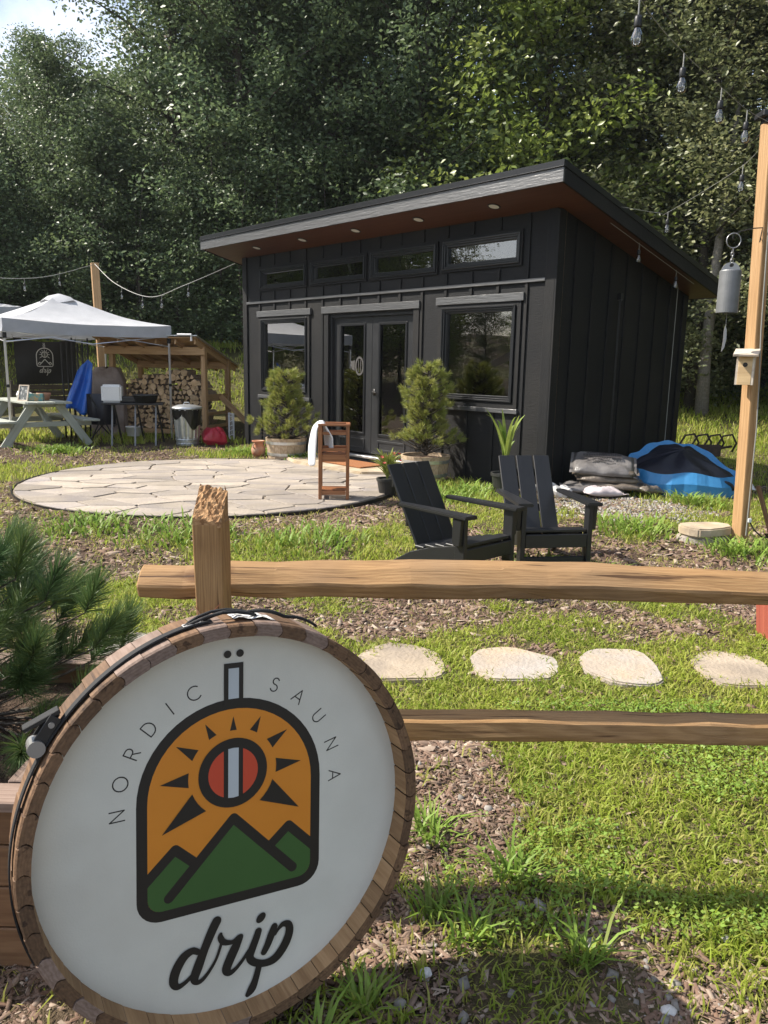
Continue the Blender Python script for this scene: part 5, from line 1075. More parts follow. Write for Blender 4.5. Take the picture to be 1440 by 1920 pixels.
MB().tube([(-.34, .02, .33), (.1, .0, .30), (.45, .03, .36)], .016, 7).build('cross_bar', 'rusty_iron', t, smooth=True); MB().box((.12, .0, .30), (.34, .05, .16)).build('plate', 'rusty_iron', t, bevel=.01)
def rock(r0, seed):
    rr = np.random.default_rng(seed); bm = bmesh.new(); bmesh.ops.create_icosphere(bm, subdivisions=2, radius=r0); k = rr.normal(0, 1, (5, 3))
    for v in bm.verts: d = v.co.normalized(); f = 1 + .16 * sum(math.sin(3 * (d.x * a[0] + d.y * a[1] + d.z * a[2])) for a in k) / 2; v.co = Vector((d.x * r0 * f * 1.2, d.y * r0 * f, d.z * r0 * f * .75))
    me = bpy.data.meshes.new('rock'); bm.to_mesh(me); bm.free(); return me
rks = [rock(.05, 1), rock(.065, 2), rock(.045, 3)]; rr = random.Random(8)
for k in range(22):
    x, y = 2.0 + rr.gauss(0, .12), 8.75 + rr.gauss(0, .16); o = link('rock', rks[k % 3], 'rock_white', None, (x, y, Z(x, y) + .02 + rr.random() * .14 * max(0, 1 - abs(x - 1.98) * 5)), (rr.uniform(0, 6), rr.uniform(0, 6), 0)); tag(o, 'pale broken rock in the heap behind the chair', 'rock', 'rock heap by the cabin corner')
for k, (x, y) in enumerate(((.72, 1.62), (.98, 1.55), (.13, 1.72))):
    o = link('rock', rks[k], 'rock_white', None, (x, y, Z(x, y) + .005), (k, k, 0)); o.scale = (.35, .35, .35); tag(o, ['small pale stone in the grass at the lower right', 'pale stone nearest the lower right corner', 'small grey stone in the mulch beside the barrel sign'][k], 'rock')

# ------------------------------------------------------------------ canopy tents
TA = R(42.68)
def tent(label, loc, rz):
    t = thing('canopy_tent', label, 'tent', loc, rz, 'pop-up canopies'); h = 1.45; zb, zt, ap = 1.86, 2.07, 2.56
    for sx, sy in ((-1, -1), (1, -1), (1, 1), (-1, 1)):
        lg = beam('leg', (sx * (h - .03), sy * (h - .03), 0), (sx * (h - .03), sy * (h - .03), 1.92), .034, .034, 'aluminium', t, bevel=.003, up=(1, 0, 0))
        MB().box((sx * (h - .03), sy * (h - .03), 1.80), (.055, .055, .09)).box((sx * (h - .03), sy * (h - .03), 1.0), (.045, .045, .05)).box((sx * (h - .03), sy * (h - .03), .008), (.09, .09, .012)).build('leg_bracket', 'black_plastic', t, bevel=.004)
    N = 12
    for q in range(4):
        c, s_ = [(1, 0), (0, 1), (-1, 0), (0, -1)][q]; rows = []
        for i in range(N + 1):
            u = i / N; half = h * (1 - u) + .10 * u; z = zt + (ap - zt) * (u ** 1.18) - .05 * math.sin(u * math.pi); row = []
            for j in range(9):
                v = -1 + j / 4; x, y = v * half, -half; zz = z - (1 - v * v) * .05 * (1 - u) + .006 * math.sin(v * 7 + u * 9 + q)
                row.append((x * c - y * s_, x * s_ + y * c, zz))
            rows.append(row)
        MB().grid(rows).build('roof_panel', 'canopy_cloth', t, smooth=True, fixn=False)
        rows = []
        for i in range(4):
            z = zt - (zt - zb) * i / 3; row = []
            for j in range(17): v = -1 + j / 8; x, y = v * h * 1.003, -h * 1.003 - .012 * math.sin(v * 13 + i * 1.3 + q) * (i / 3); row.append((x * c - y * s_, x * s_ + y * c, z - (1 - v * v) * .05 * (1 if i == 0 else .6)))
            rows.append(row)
        MB().grid(rows).build('valance', 'canopy_cloth_shaded', t, smooth=True, fixn=False)
        b = MB()
        for k in (-1, 1):
            x0, x1 = (-h + .05, 0) if k < 0 else (0, h - .05)
            for za, zb_ in ((1.88, 1.70), (1.70, 1.88)): b.tube([((x0) * c - (-h + .04) * s_, (x0) * s_ + (-h + .04) * c, za), ((x1) * c - (-h + .04) * s_, (x1) * s_ + (-h + .04) * c, zb_)], .010, 5)
        b.build('scissor_truss', 'aluminium', t)
    rows = []
    for i in range(3):
        row = []
        for j in range(17): a = 2 * math.pi * j / 16 + math.pi / 4; r0 = (.34, .20, .02)[i]; row.append((r0 * math.cos(a), r0 * math.sin(a), ap - .10 + (.03 * math.sin(a * 4), .10, .15)[i]))
        rows.append(row)
    MB().grid(rows).build('vent_cap', 'canopy_cloth', t, smooth=True, fixn=False); MB().tube([(0, 0, 1.95), (0, 0, ap)], .015, 6).build('centre_pole', 'aluminium', t)
    return t
TC = (-6.02, 14.55)
tent1 = tent('white pop-up canopy over the grey picnic table', (TC[0], TC[1], 0), TA)
c2 = copy_tree(tent1); c2.location = (-10.6, 18.6, .55); tag(c2, 'pale pop-up canopy peeking in at the left edge, farther back')
rows = []
for i in range(13):
    f = i / 12; row = []
    for j in range(65):
        a = 2 * math.pi * j / 64 + .2; k4 = abs(math.cos(2 * (a - .2))) ** 1.5; rad = 2.5 * (.55 + .45 * k4); z = 2.75 - (2.75 - (1.95 - .70 * k4)) * f ** .75 - .9 * max(0, f - .8) * 5 * (k4 > .93) * .3
        row.append((rad * f * math.cos(a), rad * f * math.sin(a), z))
    rows.append(row)
o = MB().grid(rows).build('stretch_tent', 'canopy_cloth', None, (-9.4, 7.25, 0), (0, 0, .1), smooth=True, fixn=False); o.modifiers.new('sd', 'SOLIDIFY').thickness = .01; tag(o, 'white stretch tent left of the view, mirrored in the large right window', 'tent')
def tl(x, y, z=0): return (TC[0] + x * math.cos(TA) - y * math.sin(TA), TC[1] + x * math.sin(TA) + y * math.cos(TA), z)
# banner hanging from the rear of the canopy
def bfold(u, v): return .03 * math.sin((u * 1.1 + v) * 5.2) * (0.3 + .7 * abs(u - v)) - .05 * max(0, .16 - abs((u - .45) - (1 - v) * .55)) * 3 * abs(u - .5)
bn = thing('banner', 'black hanging banner printed with a pale sauna logo under the canopy', 'banner', tl(-.42, 1.40, 0), TA); rows = []
for i in range(15):
    row = []
    for j in range(21):
        u, v = j / 20, i / 14; fold = bfold(u, v)
        row.append((u * 1.20, -.03 + fold, 1.84 - .90 * v - .07 * math.sin(u * math.pi) * (1 - v) + .03 * (v) * (u - .5)))
    rows.append(row)
cloth = MB().grid(rows).build('cloth', 'banner_cloth', bn, smooth=True, fixn=False)
lp = MB(); s0 = .72; lx, lz = .56, 1.52
def bs(P):
    q = [(lx + p[0] * s0, lz + p[1] * s0) for p in P]; lp.add([(a, -.046 + bfold(a / 1.2, (1.84 - b) / .9), b) for a, b in q], [tuple(range(len(P)))])
def bstroke(path, wd):
    for a, b in zip(path[:-1], path[1:]):
        d = (b[0] - a[0], b[1] - a[1]); l_ = math.hypot(*d) or 1; nx, ny = -d[1] / l_ * wd, d[0] / l_ * wd; bs([(a[0] + nx, a[1] + ny), (b[0] + nx, b[1] + ny), (b[0] - nx, b[1] - ny), (a[0] - nx, a[1] - ny)])
ar = arch(A_ - .012, AC, AB + .012, .05); bstroke(ar + ar[:1], .012)
bstroke([(-.195, -.27), (-.148, -.205), (-.10, -.24)], .011); bstroke([(.195, -.27), (.148, -.205), (.10, -.24)], .011); bstroke([(-.15, -.285), (0, -.128), (.15, -.285)], .012)
rg = disc(0, 0, .075, 24); bstroke(rg + rg[:1], .011)
bstroke([(-.012, -.06), (-.012, .06)], .006); bstroke([(.012, -.06), (.012, .06)], .006); bstroke([(-.02, .19), (-.02, .27), (.02, .27), (.02, .19)], .007); bs(disc(-.016, .305, .011, 10)); bs(disc(.016, .305, .011, 10))
for ang in (90, 60, 120, 30, 150, 0, 180, -35, 215): t_ = R(ang); r1 = .15 if ang not in (-35, 215) else .19; bs([(.10 * math.cos(t_ - .12), .10 * math.sin(t_ - .12)), (r1 * math.cos(t_), r1 * math.sin(t_)), (.10 * math.cos(t_ + .12), .10 * math.sin(t_ + .12))])
for p in DRIP:
    for q in stroke([(a, b + .02, c * 1.0) for a, b, c in p], 3): bs(q)
bs(disc(.0732, -.3727, .012, 12)); lp.build('banner_print', 'banner_print', bn, fixn=False)
MB().tube([(-.02, -.02, 1.9), (-.01, -.03, 1.84)], .004, 5).tube([(1.22, -.02, 1.9), (1.2, -.03, 1.84)], .004, 5).build('tie', 'cord', bn)
t = thing('board_screen', 'low grey board screen below the black banner', 'screen', tl(-.42, 1.75, 0), TA)
for k in range(4): beam('board', (0, 0, .52 + .115 * k), (1.3, 0, .52 + .115 * k), .02, .10, 'bark', t)
for x in (.03, 1.27): beam('screen_post', (x, .03, 0), (x, .03, 1.0), .04, .05, 'bark', t, up=(1, 0, 0))

# picnic table (local x along its length)
t = thing('picnic_table', 'sage grey wooden picnic table with attached benches under the canopy', 'picnic table', (-5.52, 12.72, Z(-5.5, 12.7)), TA + math.pi / 2)
for k in range(5): beam('top_board', (-.02, -.29 + k * .145, .735), (1.80, -.29 + k * .145, .735), .138, .036, 'sage_paint', t)
for s_ in (-1, 1):
    for k in range(2): beam('bench_board', (-.02, s_ * (.60 + k * .145), .435), (1.80, s_ * (.60 + k * .145), .435), .138, .036, 'sage_paint', t)
for x in (.20, 1.52):
    for s_ in (-1, 1): beam('leg', (x, s_ * .20, .715), (x, s_ * .70, .0), .036, .13, 'sage_paint', t)
    beam('cross_bar', (x + .038, -.76, .375), (x + .038, .76, .375), .036, .085, 'sage_paint', t); beam('top_cleat', (x + .038, -.34, .685), (x + .038, .34, .685), .036, .06, 'sage_paint', t)
    beam('brace', (x + (.04 if x < 1 else -.04), 0, .40), (x + (.42 if x < 1 else -.42), 0, .70), .036, .06, 'sage_paint', t)
def pl(x, y, z=0):
    a = TA + math.pi / 2; return (-5.52 + x * math.cos(a) - y * math.sin(a), 12.72 + x * math.sin(a) + y * math.cos(a), Z(-5.5, 12.7) + z)
o = MB().lathe([(.001, 0), (.08, 0), (.115, .10), (.115, .125), (.10, .125), (.095, .10), (.001, .10)], 20).build('clay_bowl', 'terracotta', None, pl(.55, -.10, .754), smooth=True); tag(o, 'round clay bowl on the picnic table', 'bowl')
t = thing('framed_sign', 'small framed chalk sign leaning on the picnic table', 'sign', pl(.45, .28, .754), TA - R(40)); t.rotation_euler = (R(-14), 0, TA - R(60))
b = MB(); frame_ring(b, -.10, .10, 0, .27, .018, -.01, .01); b.build('frame', 'pale_wood', t); MB().box((0, .002, .135), (.166, .006, .236)).build('chalk_panel', 'frame_grey', t)
o = MB().box((0, 0, .06), (.24, .15, .12)).build('printed_box', 'teal_print', None, pl(.40, .08, .754), (0, 0, TA - .5), bevel=.004); tag(o, 'small teal and tan printed box on the picnic table', 'box')
o = pillow(.26, .2, .16, 9, .02).build('paper_bundle', 'white_plastic', None, pl(.75, .15, .82), (0, .2, .5), smooth=True); tag(o, 'crumpled white bundle behind the printed box', 'bundle')

# left string-light post and its cords
t = thing('lamp_post', 'tall square timber post rising behind the white canopy', 'post', (-6.22, 17.0, Z(-6.2, 17) - .05))
beam('timber', (0.05, 0, 0), (-.02, 0, 3.5 - Z(-6.2, 17)), .15, .15, 'shed_wood', t, up=(math.cos(.5), math.sin(.5), 0))
t = thing('string_lights', 'drooping string of bulbs between the rear post and the cabin eave', 'string lights', (0, 0, 0), group='festoon strings')
P = [(-6.2, 16.9, 3.42), (-5.5, 16.1, 2.95), (-4.5, 15.0, 2.62), (-3.6, 14.0, 2.74), cab(-.44, .2, 3.2)]
cp = cat_pts(P); MB().tube(cp, .006, 6).build('cord', 'cord', t)
for i in (12, 18, 24, 31): bulb_parts(t, (cp[i].x, cp[i].y, cp[i].z - .085))
t = thing('string_lights', 'string of bulbs leaving the rear post towards the left edge', 'string lights', (0, 0, 0), group='festoon strings')
P = [(-6.25, 16.9, 3.40), (-6.7, 15.4, 2.98), (-7.2, 14.0, 2.85), (-7.9, 12.0, 2.95)]
cp = cat_pts(P); MB().tube(cp, .006, 6).build('cord', 'cord', t)
for i in (7, 13): bulb_parts(t, (cp[i].x, cp[i].y, cp[i].z - .085))

# ------------------------------------------------------------------ firewood shelter
SX, SY, SA = -3.42, 14.65, R(-14.5); sz0 = Z(SX, SY)
t = thing('firewood_shelter', 'open fronted wooden shelter with sloping roof over firewood', 'shelter', (SX, SY, sz0), SA)
for x, y, h_ in ((0, 0, 1.70), (-1.95, 0, 1.70), (0, .98, 1.50), (-1.95, .98, 1.50)): beam('post', (x, y, 0), (x, y, h_), .09, .09, 'shed_wood', t, up=(1, 0, 0))
beam('front_beam', (-2.06, -.066, 1.62), (.06, -.066, 1.62), .038, .15, 'shed_wood', t); beam('rear_beam', (-2.0, .93, 1.36), (.0, .93, 1.36), .038, .14, 'shed_wood', t)
def sr(y): return 1.84 - .30 * (y + .35)
for k in range(6): x = -2.0 + k * .40; beam('rafter', (x, -.33, sr(-.33) - .05), (x, 1.33, sr(1.33) - .05), .038, .09, 'shed_wood', t)
for k in range(9): y = -.28 + k * .2; beam('roof_board', (-2.12, y, sr(y) + .012), (.04, y, sr(y) + .012), .19, .02, 'shed_wood', t, up=(0, .29, .957))
MB().prism([(-.40, sr(-.4) + .03), (1.42, sr(1.42) + .03), (1.42, sr(1.42) + .045), (-.40, sr(-.4) + .045)], -2.16, .08, 'x').build('roof_sheet', 'galvanised', t)
for z in (.75, .45, .2): beam('side_rail', (.0, .045, z), (.0, .935, z), .03, .13 if z > .7 else .06, 'shed_wood', t)
beam('brace', (.05, .55, .78), (.68, .75, .10), .06, .10, 'shed_wood', t); beam('floor_rail', (-1.9, .10, .09), (-.05, .10, .09), .07, .09, 'shed_wood', t); beam('floor_rail', (-1.9, .75, .09), (-.05, .75, .09), .07, .09, 'shed_wood', t)
MB().tube([(-.30, -.42, sr(-.4) + .05), (-.02, -.42, sr(-.4) + .05), (-.02, -.42, sr(-.4) - .06)], .02, 6).build('gutter_pipe', 'white_plastic', t)
def log_mesh(seed):
    rr = random.Random(seed); r0 = rr.uniform(.062, .085); n = rr.choice((3, 3, 4)); P = []
    if n == 3: P = [(0, 0)] + [(r0 * 1.25 * math.cos(a), r0 * 1.25 * math.sin(a)) for a in np.linspace(0, rr.uniform(.9, 1.5), 5)]
    else: P = [(r0 * math.cos(a) * rr.uniform(.8, 1.1), r0 * math.sin(a) * rr.uniform(.8, 1.1)) for a in np.linspace(0, 6.283, 7)[:-1]]
    cx_ = sum(p[0] for p in P) / len(P); cy_ = sum(p[1] for p in P) / len(P); P = [(p[0] - cx_, p[1] - cy_) for p in P]
    b = MB().prism(P, 0, .38, 'y'); b.mi = [0, 0] + [1] * (len(b.f) - 2); return b.mesh('log', .003)
logs = [log_mesh(s_) for s_ in range(8)]
rr = random.Random(4); ca, sa = math.cos(SA), math.sin(SA); nl = 0
for row in range(12):
    z = .19 + row * .093; top = [(-1.85, 1.0), (-1.45, 1.12), (-1.1, 1.12), (-.75, 1.28), (-.45, 1.24), (-.12, 1.05)]
    for kx in range(17):
        x = -1.82 + kx * .106 + rr.uniform(-.012, .012) + (.05 if row % 2 else 0)
        lim = np.interp(x, [p[0] for p in top], [p[1] for p in top])
        if x > -.08 or z > lim: continue
        y = .16 + rr.uniform(-.05, .05); o = link('firewood_log', logs[nl % 8], ['log_end', 'log_bark'], None, (SX + x * ca - y * sa, SY + x * sa + y * ca, sz0 + z), (0, rr.uniform(0, 6.28), SA + rr.uniform(-.05, .05))); nl += 1
        tag(o, 'split firewood log stacked in the wooden shelter', 'log', 'split logs stacked in the shelter')
# galvanised bin with bag liner
t = thing('trash_can', 'galvanised metal trash can with black liner beside the shelter', 'trash can', (-3.46, 13.45, Z(-3.46, 13.45)))
prof = []; b = MB(); rows = []
for i in range(9):
    z = .62 * i / 8; row = []
    for j in range(65): a = 2 * math.pi * j / 64; r0 = .19 + .045 * i / 8 + (.006 * (1 if math.sin(a * 16) > 0 else -1) if 1 < i < 7 else 0); row.append((r0 * math.cos(a), r0 * math.sin(a), z))
    rows.append(row)
b.grid(rows).build('can', 'galvanised', t, fixn=False)
for z, r0 in ((.03, .196), (.10, .200), (.61, .240)): MB().tube([(r0 * math.cos(a), r0 * math.sin(a), z) for a in np.linspace(0, 6.283, 33)], .009, 6, cap=False).build('hoop', 'galvanised', t, smooth=True)
rows = []
for i in range(7):
    row = []
    for j in range(49): a = 2 * math.pi * j / 48; dp = (.24 + .10 * math.sin(a * 2 + 2.6) + .05 * math.sin(a * 5)); r0 = .252 - .02 * i / 6 + .008 * math.sin(a * 15 + i); row.append((r0 * math.cos(a), r0 * math.sin(a), .635 - dp * i / 6))
    rows.append(row)
MB().grid(rows).build('liner', 'bag_black', t, smooth=True, fixn=False)
ld = MB().lathe([(.262, .625), (.266, .65), (.25, .66), (.16, .69), (.04, .705), (.001, .705)], 32).build('lid', 'galvanised', t, smooth=True); MB().tube([(-.05, 0, .70), (-.04, 0, .735), (.04, 0, .735), (.05, 0, .70)], .008, 6).build('lid_handle', 'galvanised', ld)
# red bag
o = pillow(.44, .34, .34, 15, .03).build('red_bag', 'red_bag', None, (-3.03, 13.62, Z(-3, 13.6) + .10), (.25, .15, .4), smooth=True); tag(o, 'red plastic bag with white print lying beside the trash can', 'bag')
b = MB()
for q in ([(-.07, .02), (-.03, .05), (.03, .05), (.05, .0), (.0, -.05)], [(-.08, -.06), (-.02, -.08), (.05, -.06)], [(-.1, .06), (-.06, .09), (.0, .09)]):
    b.tube([(x, -.13 - .0, y) for x, y in q], .006, 4)
b.build('bag_print', 'white_plastic', o, (0, 0, .02))
t = thing('lattice_panel', 'white plastic lattice panel leaning behind the shelter brace', 'panel', (-3.0, 14.75, Z(-3, 14.75)), R(-60))
b = MB(); frame_ring(b, 0, .30, 0, .5, .03, -.01, .01); b.build('frame', 'white_plastic', t)
for k in range(5): beam('slat', (.0, 0, .05 + k * .09), (.29, 0, .12 + k * .085), .006, .02, 'white_plastic', t); 
for k in range(4): beam('slat', (.02 + k * .08, .008, .02), (.06 + k * .07, .008, .48), .006, .02, 'white_plastic', t, up=(1, 0, 0))
# folding work table with black trestles, white box and basin
fx, fy = -4.38, 13.45; fz = Z(fx, fy); t = thing('folding_table', 'black folding table on splayed trestle legs under the canopy', 'table', (fx, fy, fz), R(12))
MB().box((0, 0, .715), (1.02, .46, .035)).build('top', 'black_plastic', t, bevel=.006)
for x in (-.36, .02, .36):
    for s_ in (-1, 1): beam('leg', (x + .02, s_ * .10, .70), (x + .06 + .05 * s_, s_ * .30, 0), .035, .03, 'bell_steel' if s_ < 0 else 'black_metal', t, up=(1, 0, 0))
    beam('spreader', (x + .04, -.2, .34), (x + .04, .2, .34), .02, .03, 'black_metal', t)
o = MB().box((0, 0, .15), (.33, .25, .30)).build('white_case', 'white_plastic', None, (fx - .33, fy - .1, fz + .735), (0, 0, .2), bevel=.03, seg=3, smooth=False); tag(o, 'white plastic case standing on the folding table', 'case')
o = MB().lathe([(.001, 0), (.17, 0), (.21, .12), (.225, .12), (.225, .135), (.20, .135), (.165, .02), (.001, .02)], 28).build('basin', 'pot_black', None, (fx + .22, fy - .02, fz + .735), smooth=True); tag(o, 'black round basin on the folding table', 'basin')
o = MB().box((0, 0, .05), (.34, .3, .10)).build('griddle', 'black_metal', None, (fx - .04, fy + .02, fz + .735), (0, 0, .2), bevel=.015); tag(o, 'flat black griddle on the folding table between case and basin', 'griddle')
o = MB().lathe([(.001, 0), (.13, 0), (.15, .16), (.16, .16), (.15, .17), (.001, .15)], 20).build('white_bowl', 'white_plastic', None, (fx - .12, fy + .35, fz + .12), smooth=True); tag(o, 'white tub below the folding table', 'tub')
# covered grill
t = thing('covered_grill', 'grill under a wrinkled brown cover behind the folding table', 'grill', (-5.42, 15.15, Z(-5, 14.7)), R(15)); rows = []
for i in range(13):
    u = i / 12; row = []; z = 1.26 * (1 - u) if u > .12 else 1.26 + .04 * math.cos(u * 13); sxy = (.15 + .85 * min(1, (u / .16) ** .6)); 
    for j in range(33):
        a = 2 * math.pi * j / 32; c, s_ = math.cos(a), math.sin(a); pw = .45; x = .33 * sxy * math.copysign(abs(c) ** pw, c); y = .28 * sxy * math.copysign(abs(s_) ** pw, s_); f = 1 + .09 * math.sin(a * 9 + u * 4) * u; row.append((x * f, y * f, z + .02 * math.sin(a * 5 + u * 6)))
    rows.append(row)
MB().grid(rows).build('cover', 'brown_cover', t, smooth=True, fixn=False)
for s_ in (-.3, .3): MB().tube([(s_, .2, .1), (s_ + .04, .2, .1)], .09, 14).build('wheel', 'black_plastic', t)
# blue tarp over a rack of black poles
t = thing('pole_rack', 'rack of upright black poles beside the banner', 'rack', (-5.72, 14.35, Z(-5.7, 14.3)), .3)
for k in range(6): MB().tube([(-.22 + k * .085, .05 * (k % 2), .0), (-.22 + k * .09, .05 * (k % 2), 1.72 + .05 * (k % 3))], .016, 7).build('pole', 'black_metal', t, smooth=True)
beam('base_bar', (-.3, 0, .3), (.35, 0, .3), .05, .05, 'black_metal', t)
rows = []
for i in range(15):
    v = i / 14; row = []
    for j in range(17): u = j / 16; row.append((-.12 + .26 * u - .20 * v * (1 - u) - .08 * v, -.16 + .07 * math.sin(u * 11 + v * 3) * (.3 + v) - .06 * v, 1.45 - .28 * abs(u - .7) * (1 - v) - .92 * v + .06 * math.sin(u * 6) * v))
    rows.append(row)
o = MB().grid(rows).build('blue_tarp', 'blue_tarp', None, (-5.42, 14.05, Z(-5.5, 14)), (0, 0, .3), smooth=True, fixn=False); o.modifiers.new('sd', 'SOLIDIFY').thickness = .01; tag(o, 'bright blue tarp draped over the black poles', 'tarp')
t = thing('folding_chair', 'folded dark camp chair between blue tarp and folding table', 'chair', (-5.05, 13.75, Z(-5, 13.7)), .4)
for a, b in (((-.22, 0, 0), (.2, .1, .85)), ((.22, 0, 0), (-.2, .1, .85)), ((-.22, .3, 0), (.2, .25, .5)), ((.22, .3, 0), (-.2, .25, .5))): MB().tube([a, b], .012, 6).build('leg', 'black_metal', t)
rows = [[(-.24 + .48 * j / 8, .1 + .05 * math.sin(j) - .05 * math.sin(i / 8 * 3.14), .85 - .55 * i / 8) for j in range(9)] for i in range(9)]
MB().grid(rows).build('back_cloth', 'pool_navy', t, smooth=True, fixn=False)

# ------------------------------------------------------------------ trees
def crown_arrays(h, rad, z_low, limbs, sprays, leaves, leaf, seed, droop=.25, top=.75):
    rnd = np.random.default_rng(seed); C = []; D = []; LB = []
    for i in range(limbs):
        u = (i + rnd.random()) / limbs; z = z_low + (h * .97 - z_low) * u; a = i * 2.399 + rnd.normal(0, .35)
        prof = (math.sin(math.pi * (0.22 + .72 * u ** .9))) ** .7; Lm = rad * prof * (0.7 + .45 * rnd.random()); rise = .15 + .55 * u
        p0 = np.array([0, 0, z - .1 * Lm]); e = np.array([math.cos(a) * Lm, math.sin(a) * Lm, z + rise * Lm * .55]); LB.append((p0, e))
        for k in range(sprays):
            t = .18 + .86 * ((k + rnd.random()) / sprays); p = p0 + (e - p0) * t + rnd.normal(0, .16 + .12 * Lm * t * .5, 3) * np.array([1, 1, .55]); C.append(p); D.append(np.array([math.cos(a), math.sin(a)]))
    C = np.array(C); D = np.array(D); n = len(C) * leaves
    cl = np.repeat(C, leaves, 0); dl = np.repeat(D, leaves, 0); off = rnd.normal(0, 1, (n, 3)) * np.array([.33, .33, .17]); rr0 = np.hypot(off[:, 0], off[:, 1])
    P = cl + off; P[:, 2] -= droop * rr0 ** 1.5
    nrm = rnd.normal(0, 1, (n, 3)) * np.array([.8, .8, .4]) + np.array([0, 0, .75]); nrm[:, :2] += off[:, :2] * .5; nrm /= np.linalg.norm(nrm, axis=1)[:, None]
    th = rnd.random(n) * 6.283; ax = np.stack([np.cos(th), np.sin(th), -.35 * np.ones(n)], 1); ax -= nrm * (ax * nrm).sum(1)[:, None]; ax /= np.linalg.norm(ax, axis=1)[:, None]; sd_ = np.cross(nrm, ax)
    s_ = leaf * (.6 + .7 * rnd.random(n)); fold = .18
    V = np.stack([P - ax * s_[:, None] * .5, P + sd_ * (s_ * .29)[:, None] + nrm * (s_ * fold * .5)[:, None], P + ax * s_[:, None] * .6, P - sd_ * (s_ * .29)[:, None] + nrm * (s_ * fold * .5)[:, None]], 1)
    q = np.arange(n) * 4; T = np.concatenate([np.stack([q, q + 1, q + 2], 1), np.stack([q, q + 2, q + 3], 1)])
    dry = np.clip(np.repeat(rnd.random(len(C)), leaves) * .6 + rnd.random(n) * .45 - .15, 0, 1)
    return V.reshape(-1, 3), T, np.tile(dry, 2), LB
def make_tree(name, label, kind, h, rad, z_low, limbs, sprays, leaves, leaf, mat, seed, trunk_r=.16, bark='bark'):
    V, T, D, LB = crown_arrays(h, rad, z_low, limbs, sprays, leaves, leaf, seed); t = thing(name, label, 'tree', group='trees of the wood behind the cabin'); rr = random.Random(seed); b = MB()
    pts = [(rr.uniform(-.12, .12) * k / 8 * (k > 0), rr.uniform(-.12, .12) * k / 8 * (k > 0), -.3 + (h * .98 + .3) * k / 8) for k in range(9)]
    b.tube(pts, [trunk_r * (1.25 if k == 0 else (1 - .9 * k / 8)) for k in range(9)], 8)
    for (p, e) in LB: m_ = (p + e) / 2; b.tube([tuple(p), (m_[0], m_[1], m_[2] + .06), tuple(e)], [trunk_r * .28, trunk_r * .17, trunk_r * .05], 4, cap=False)
    b.build('trunk', bark, t, smooth=True, fixn=False); trimesh('crown', V, T, mat, {'dry': D}, t); return t
VAR = [make_tree('broadleaf_tree', 'dense dark green broadleaf tree of the wood', 0, 13.5, 3.1, 1.2, 60, 13, 62, .115, 'leaf', 1),
       make_tree('broadleaf_tree', 'tall dark green tree with layered drooping branches', 1, 15.5, 3.3, 2.4, 64, 13, 62, .115, 'leaf', 2, .2),
       make_tree('broadleaf_tree', 'olive green tree with fine leaves at the edge of the wood', 2, 12.5, 2.9, .9, 60, 13, 66, .10, 'leaf_olive', 3, .13),
       make_tree('maple_tree', 'bright yellow-green maple rising behind the cabin roof', 3, 12.0, 2.9, 1.5, 58, 12, 56, .135, 'leaf_bright', 4, .13),
       make_tree('understorey_tree', 'slim shaded understorey tree below the taller crowns', 4, 7.0, 2.2, .4, 44, 11, 52, .115, 'leaf', 5, .07)]
SPOT = []
def spot(v, x, y, s=1.0, lab=None): SPOT.append((v, x, y, s, lab))
# forest edge
for v, x, y, s in ((0, -13.6, 21.5, .52), (2, -11.2, 22.2, .54), (0, -8.9, 21.6, .58), (1, -5.9, 22.6, 1.0), (0, -4.0, 21.6, 1.05), (1, -1.4, 22.0, 1.05), (0, .8, 20.8, 1.0), (2, 7.2, 20.0, 1.1), (0, 9.6, 18.6, 1.0), (2, 10.8, 16.0, 1.1), (1, 12.8, 17.5, 1.0), (2, 11.8, 13.0, 1.1), (1, 5.6, 22.5, 1.05)): spot(v, x, y, s)
spot(3, 3.7, 19.6, 1.08); spot(2, 7.0, 17.9, .95)
# second and third rows
for k in range(10): spot([1, 0, 1, 2][k % 4], -17 + k * 3.7 + random.uniform(-.5, .5), 25.2 + random.uniform(-.8, .8), 1.1 + random.uniform(-.08, .08) - (.66 if k < 3 else .15 if k == 3 else 0))
for k in range(6): spot([0, 1, 1][k % 3], -18.5 + k * 3.6 + random.uniform(-.6, .6), 30 + random.uniform(-1, 1), (1.25 + random.uniform(-.08, .1) if k >= 4 else .5))
# understorey along the edge
for k in range(15): spot(4, -13.5 + k * 1.75 + random.uniform(-.4, .4), 23.2 + random.uniform(-.5, .6), .75 + random.uniform(-.1, .2))
for x, y, s in ((-10.6, 20.3, .72), (-7.4, 20.6, .78), (-4.9, 20.4, .62), (-3.2, 20.9, .8), (6.5, 21.5, .6), (8.6, 21.2, .6), (11, 19.6, .65), (13, 15.5, .7), (-9.8, 20.6, .5), (-2.8, 20.6, .5)): spot(4, x, y, s)
for k in range(16): spot(4, -16 + k * 2.2 + random.uniform(-.5, .5), 27.5 + random.uniform(-.7, .7), 1.0 + random.uniform(-.1, .2))
for k in range(6): spot([0, 2][k % 2], 15.5 + random.uniform(-1, 1), -3 + k * 3.2, 1.0)  # unseen trees added right of the view to cut sky light on the cabin
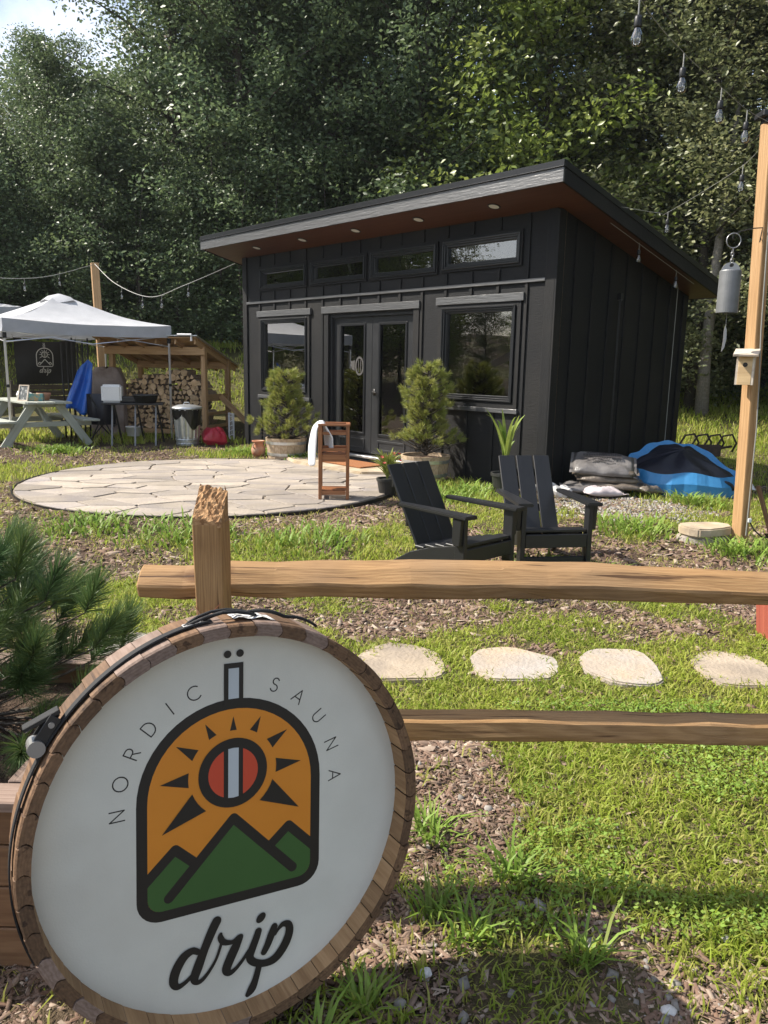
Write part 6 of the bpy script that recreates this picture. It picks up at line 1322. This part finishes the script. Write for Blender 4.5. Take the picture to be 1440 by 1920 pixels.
# trees left of the picture, mirrored in the windows; bright leaves stand for sunlit ones
for k in range(14): y_ = -3 + k * 1.7; spot([3, 2, 3][k % 3], -20.5 + random.uniform(-1.2, 1.2), y_, ((.36, .34, .33)[k % 3] if y_ < 11 else .7), 'bright leafy tree left of the view, mirrored in the cabin windows')
for k in range(3): spot([2, 0][k % 2], -25.5, 11 + k * 4.5, 1.1)
EDGE = ['low dark tree at the left edge under the open sky', 'low olive tree beside the open sky at the left', 'dark green tree rising straight above the white canopy', 'tall dark tree behind the rear light post', 'dark green tree above the firewood shelter', 'tall layered tree above the left end of the cabin roof', 'dark green tree behind the middle of the cabin roof', 'olive fine-leaved tree just right of the cabin roof corner', 'dark tree behind the grey bell', 'olive tree behind the timber post', 'tall tree beyond the timber post at the right edge', 'olive tree cut by the right edge of the picture', 'tall dark tree between the bright maple and the cabin corner', None, 'olive tree growing over the pale bare trunk']
used = set()
for i, (v, x, y, s, lab) in enumerate(SPOT):
    o = VAR[v] if v not in used else copy_tree(VAR[v]); used.add(v)
    o.location = (x, y, Z(x, y) - .1); o.rotation_euler = (0, 0, random.uniform(0, 6.28))
    if lab: o['label'] = lab
    elif i < len(EDGE) and EDGE[i]: o['label'] = EDGE[i]
    elif v != 3: o['label'] = ['dark green tree deeper in the wood, behind the edge trees', 'tall tree deeper in the wood, behind the edge trees', 'olive tree deeper in the wood, behind the edge trees', '', 'slim shaded understorey tree below the taller crowns'][v]
    o.scale = (s * random.uniform(.95, 1.1), s * random.uniform(.95, 1.1), s)
# pale bare trunk to the right of the cabin
t = thing('pale_trunk', 'pale grey bare tree trunk beyond the cabin side', 'tree', (7.0, 17.2, Z(7, 17.2))); MB().tube([(0, 0, -.2), (-.03, 0, 1.2), (.02, .05, 3), (.3, .3, 6.5)], [.16, .12, .10, .05], 10).build('trunk', 'birch_bark', t, smooth=True)
# thin saplings in the dark gap left of the cabin
rr = random.Random(12)
for k in range(16):
    x = -7.5 + k * .42 + rr.uniform(-.2, .2); y = 20.4 + rr.uniform(-.6, 1.2); o = MB().tube([(0, 0, -.1), (rr.uniform(-.1, .1), 0, 2), (rr.uniform(-.25, .25), 0, 4.5)], [.035, .028, .012], 6).build('sapling', 'bark', None, (x, y, Z(x, y)), smooth=True); tag(o, 'thin bare sapling stem at the dark edge of the wood', 'sapling', 'saplings at the wood edge')


# ------------------------------------------------------------------ added haze volume, imitates lens veil and lifts the dark trees
hz = bpy.data.materials.new('haze'); hz.use_nodes = True; n = hz.node_tree.nodes; n.remove(n['Principled BSDF']); pv = n.new('ShaderNodeVolumePrincipled')
pv.inputs['Color'].default_value = (0.88, 0.94, 1.0, 1); pv.inputs['Density'].default_value = 0.0004; pv.inputs['Anisotropy'].default_value = 0.3
hz.node_tree.links.new(pv.outputs[0], n['Material Output'].inputs['Volume']); M['haze'] = hz
tag(MB().box((0, 120, 14), (320, 380, 32)).build('haze', 'haze'), 'thin pale haze added to imitate lens veil over the trees', 'haze', kind='stuff')
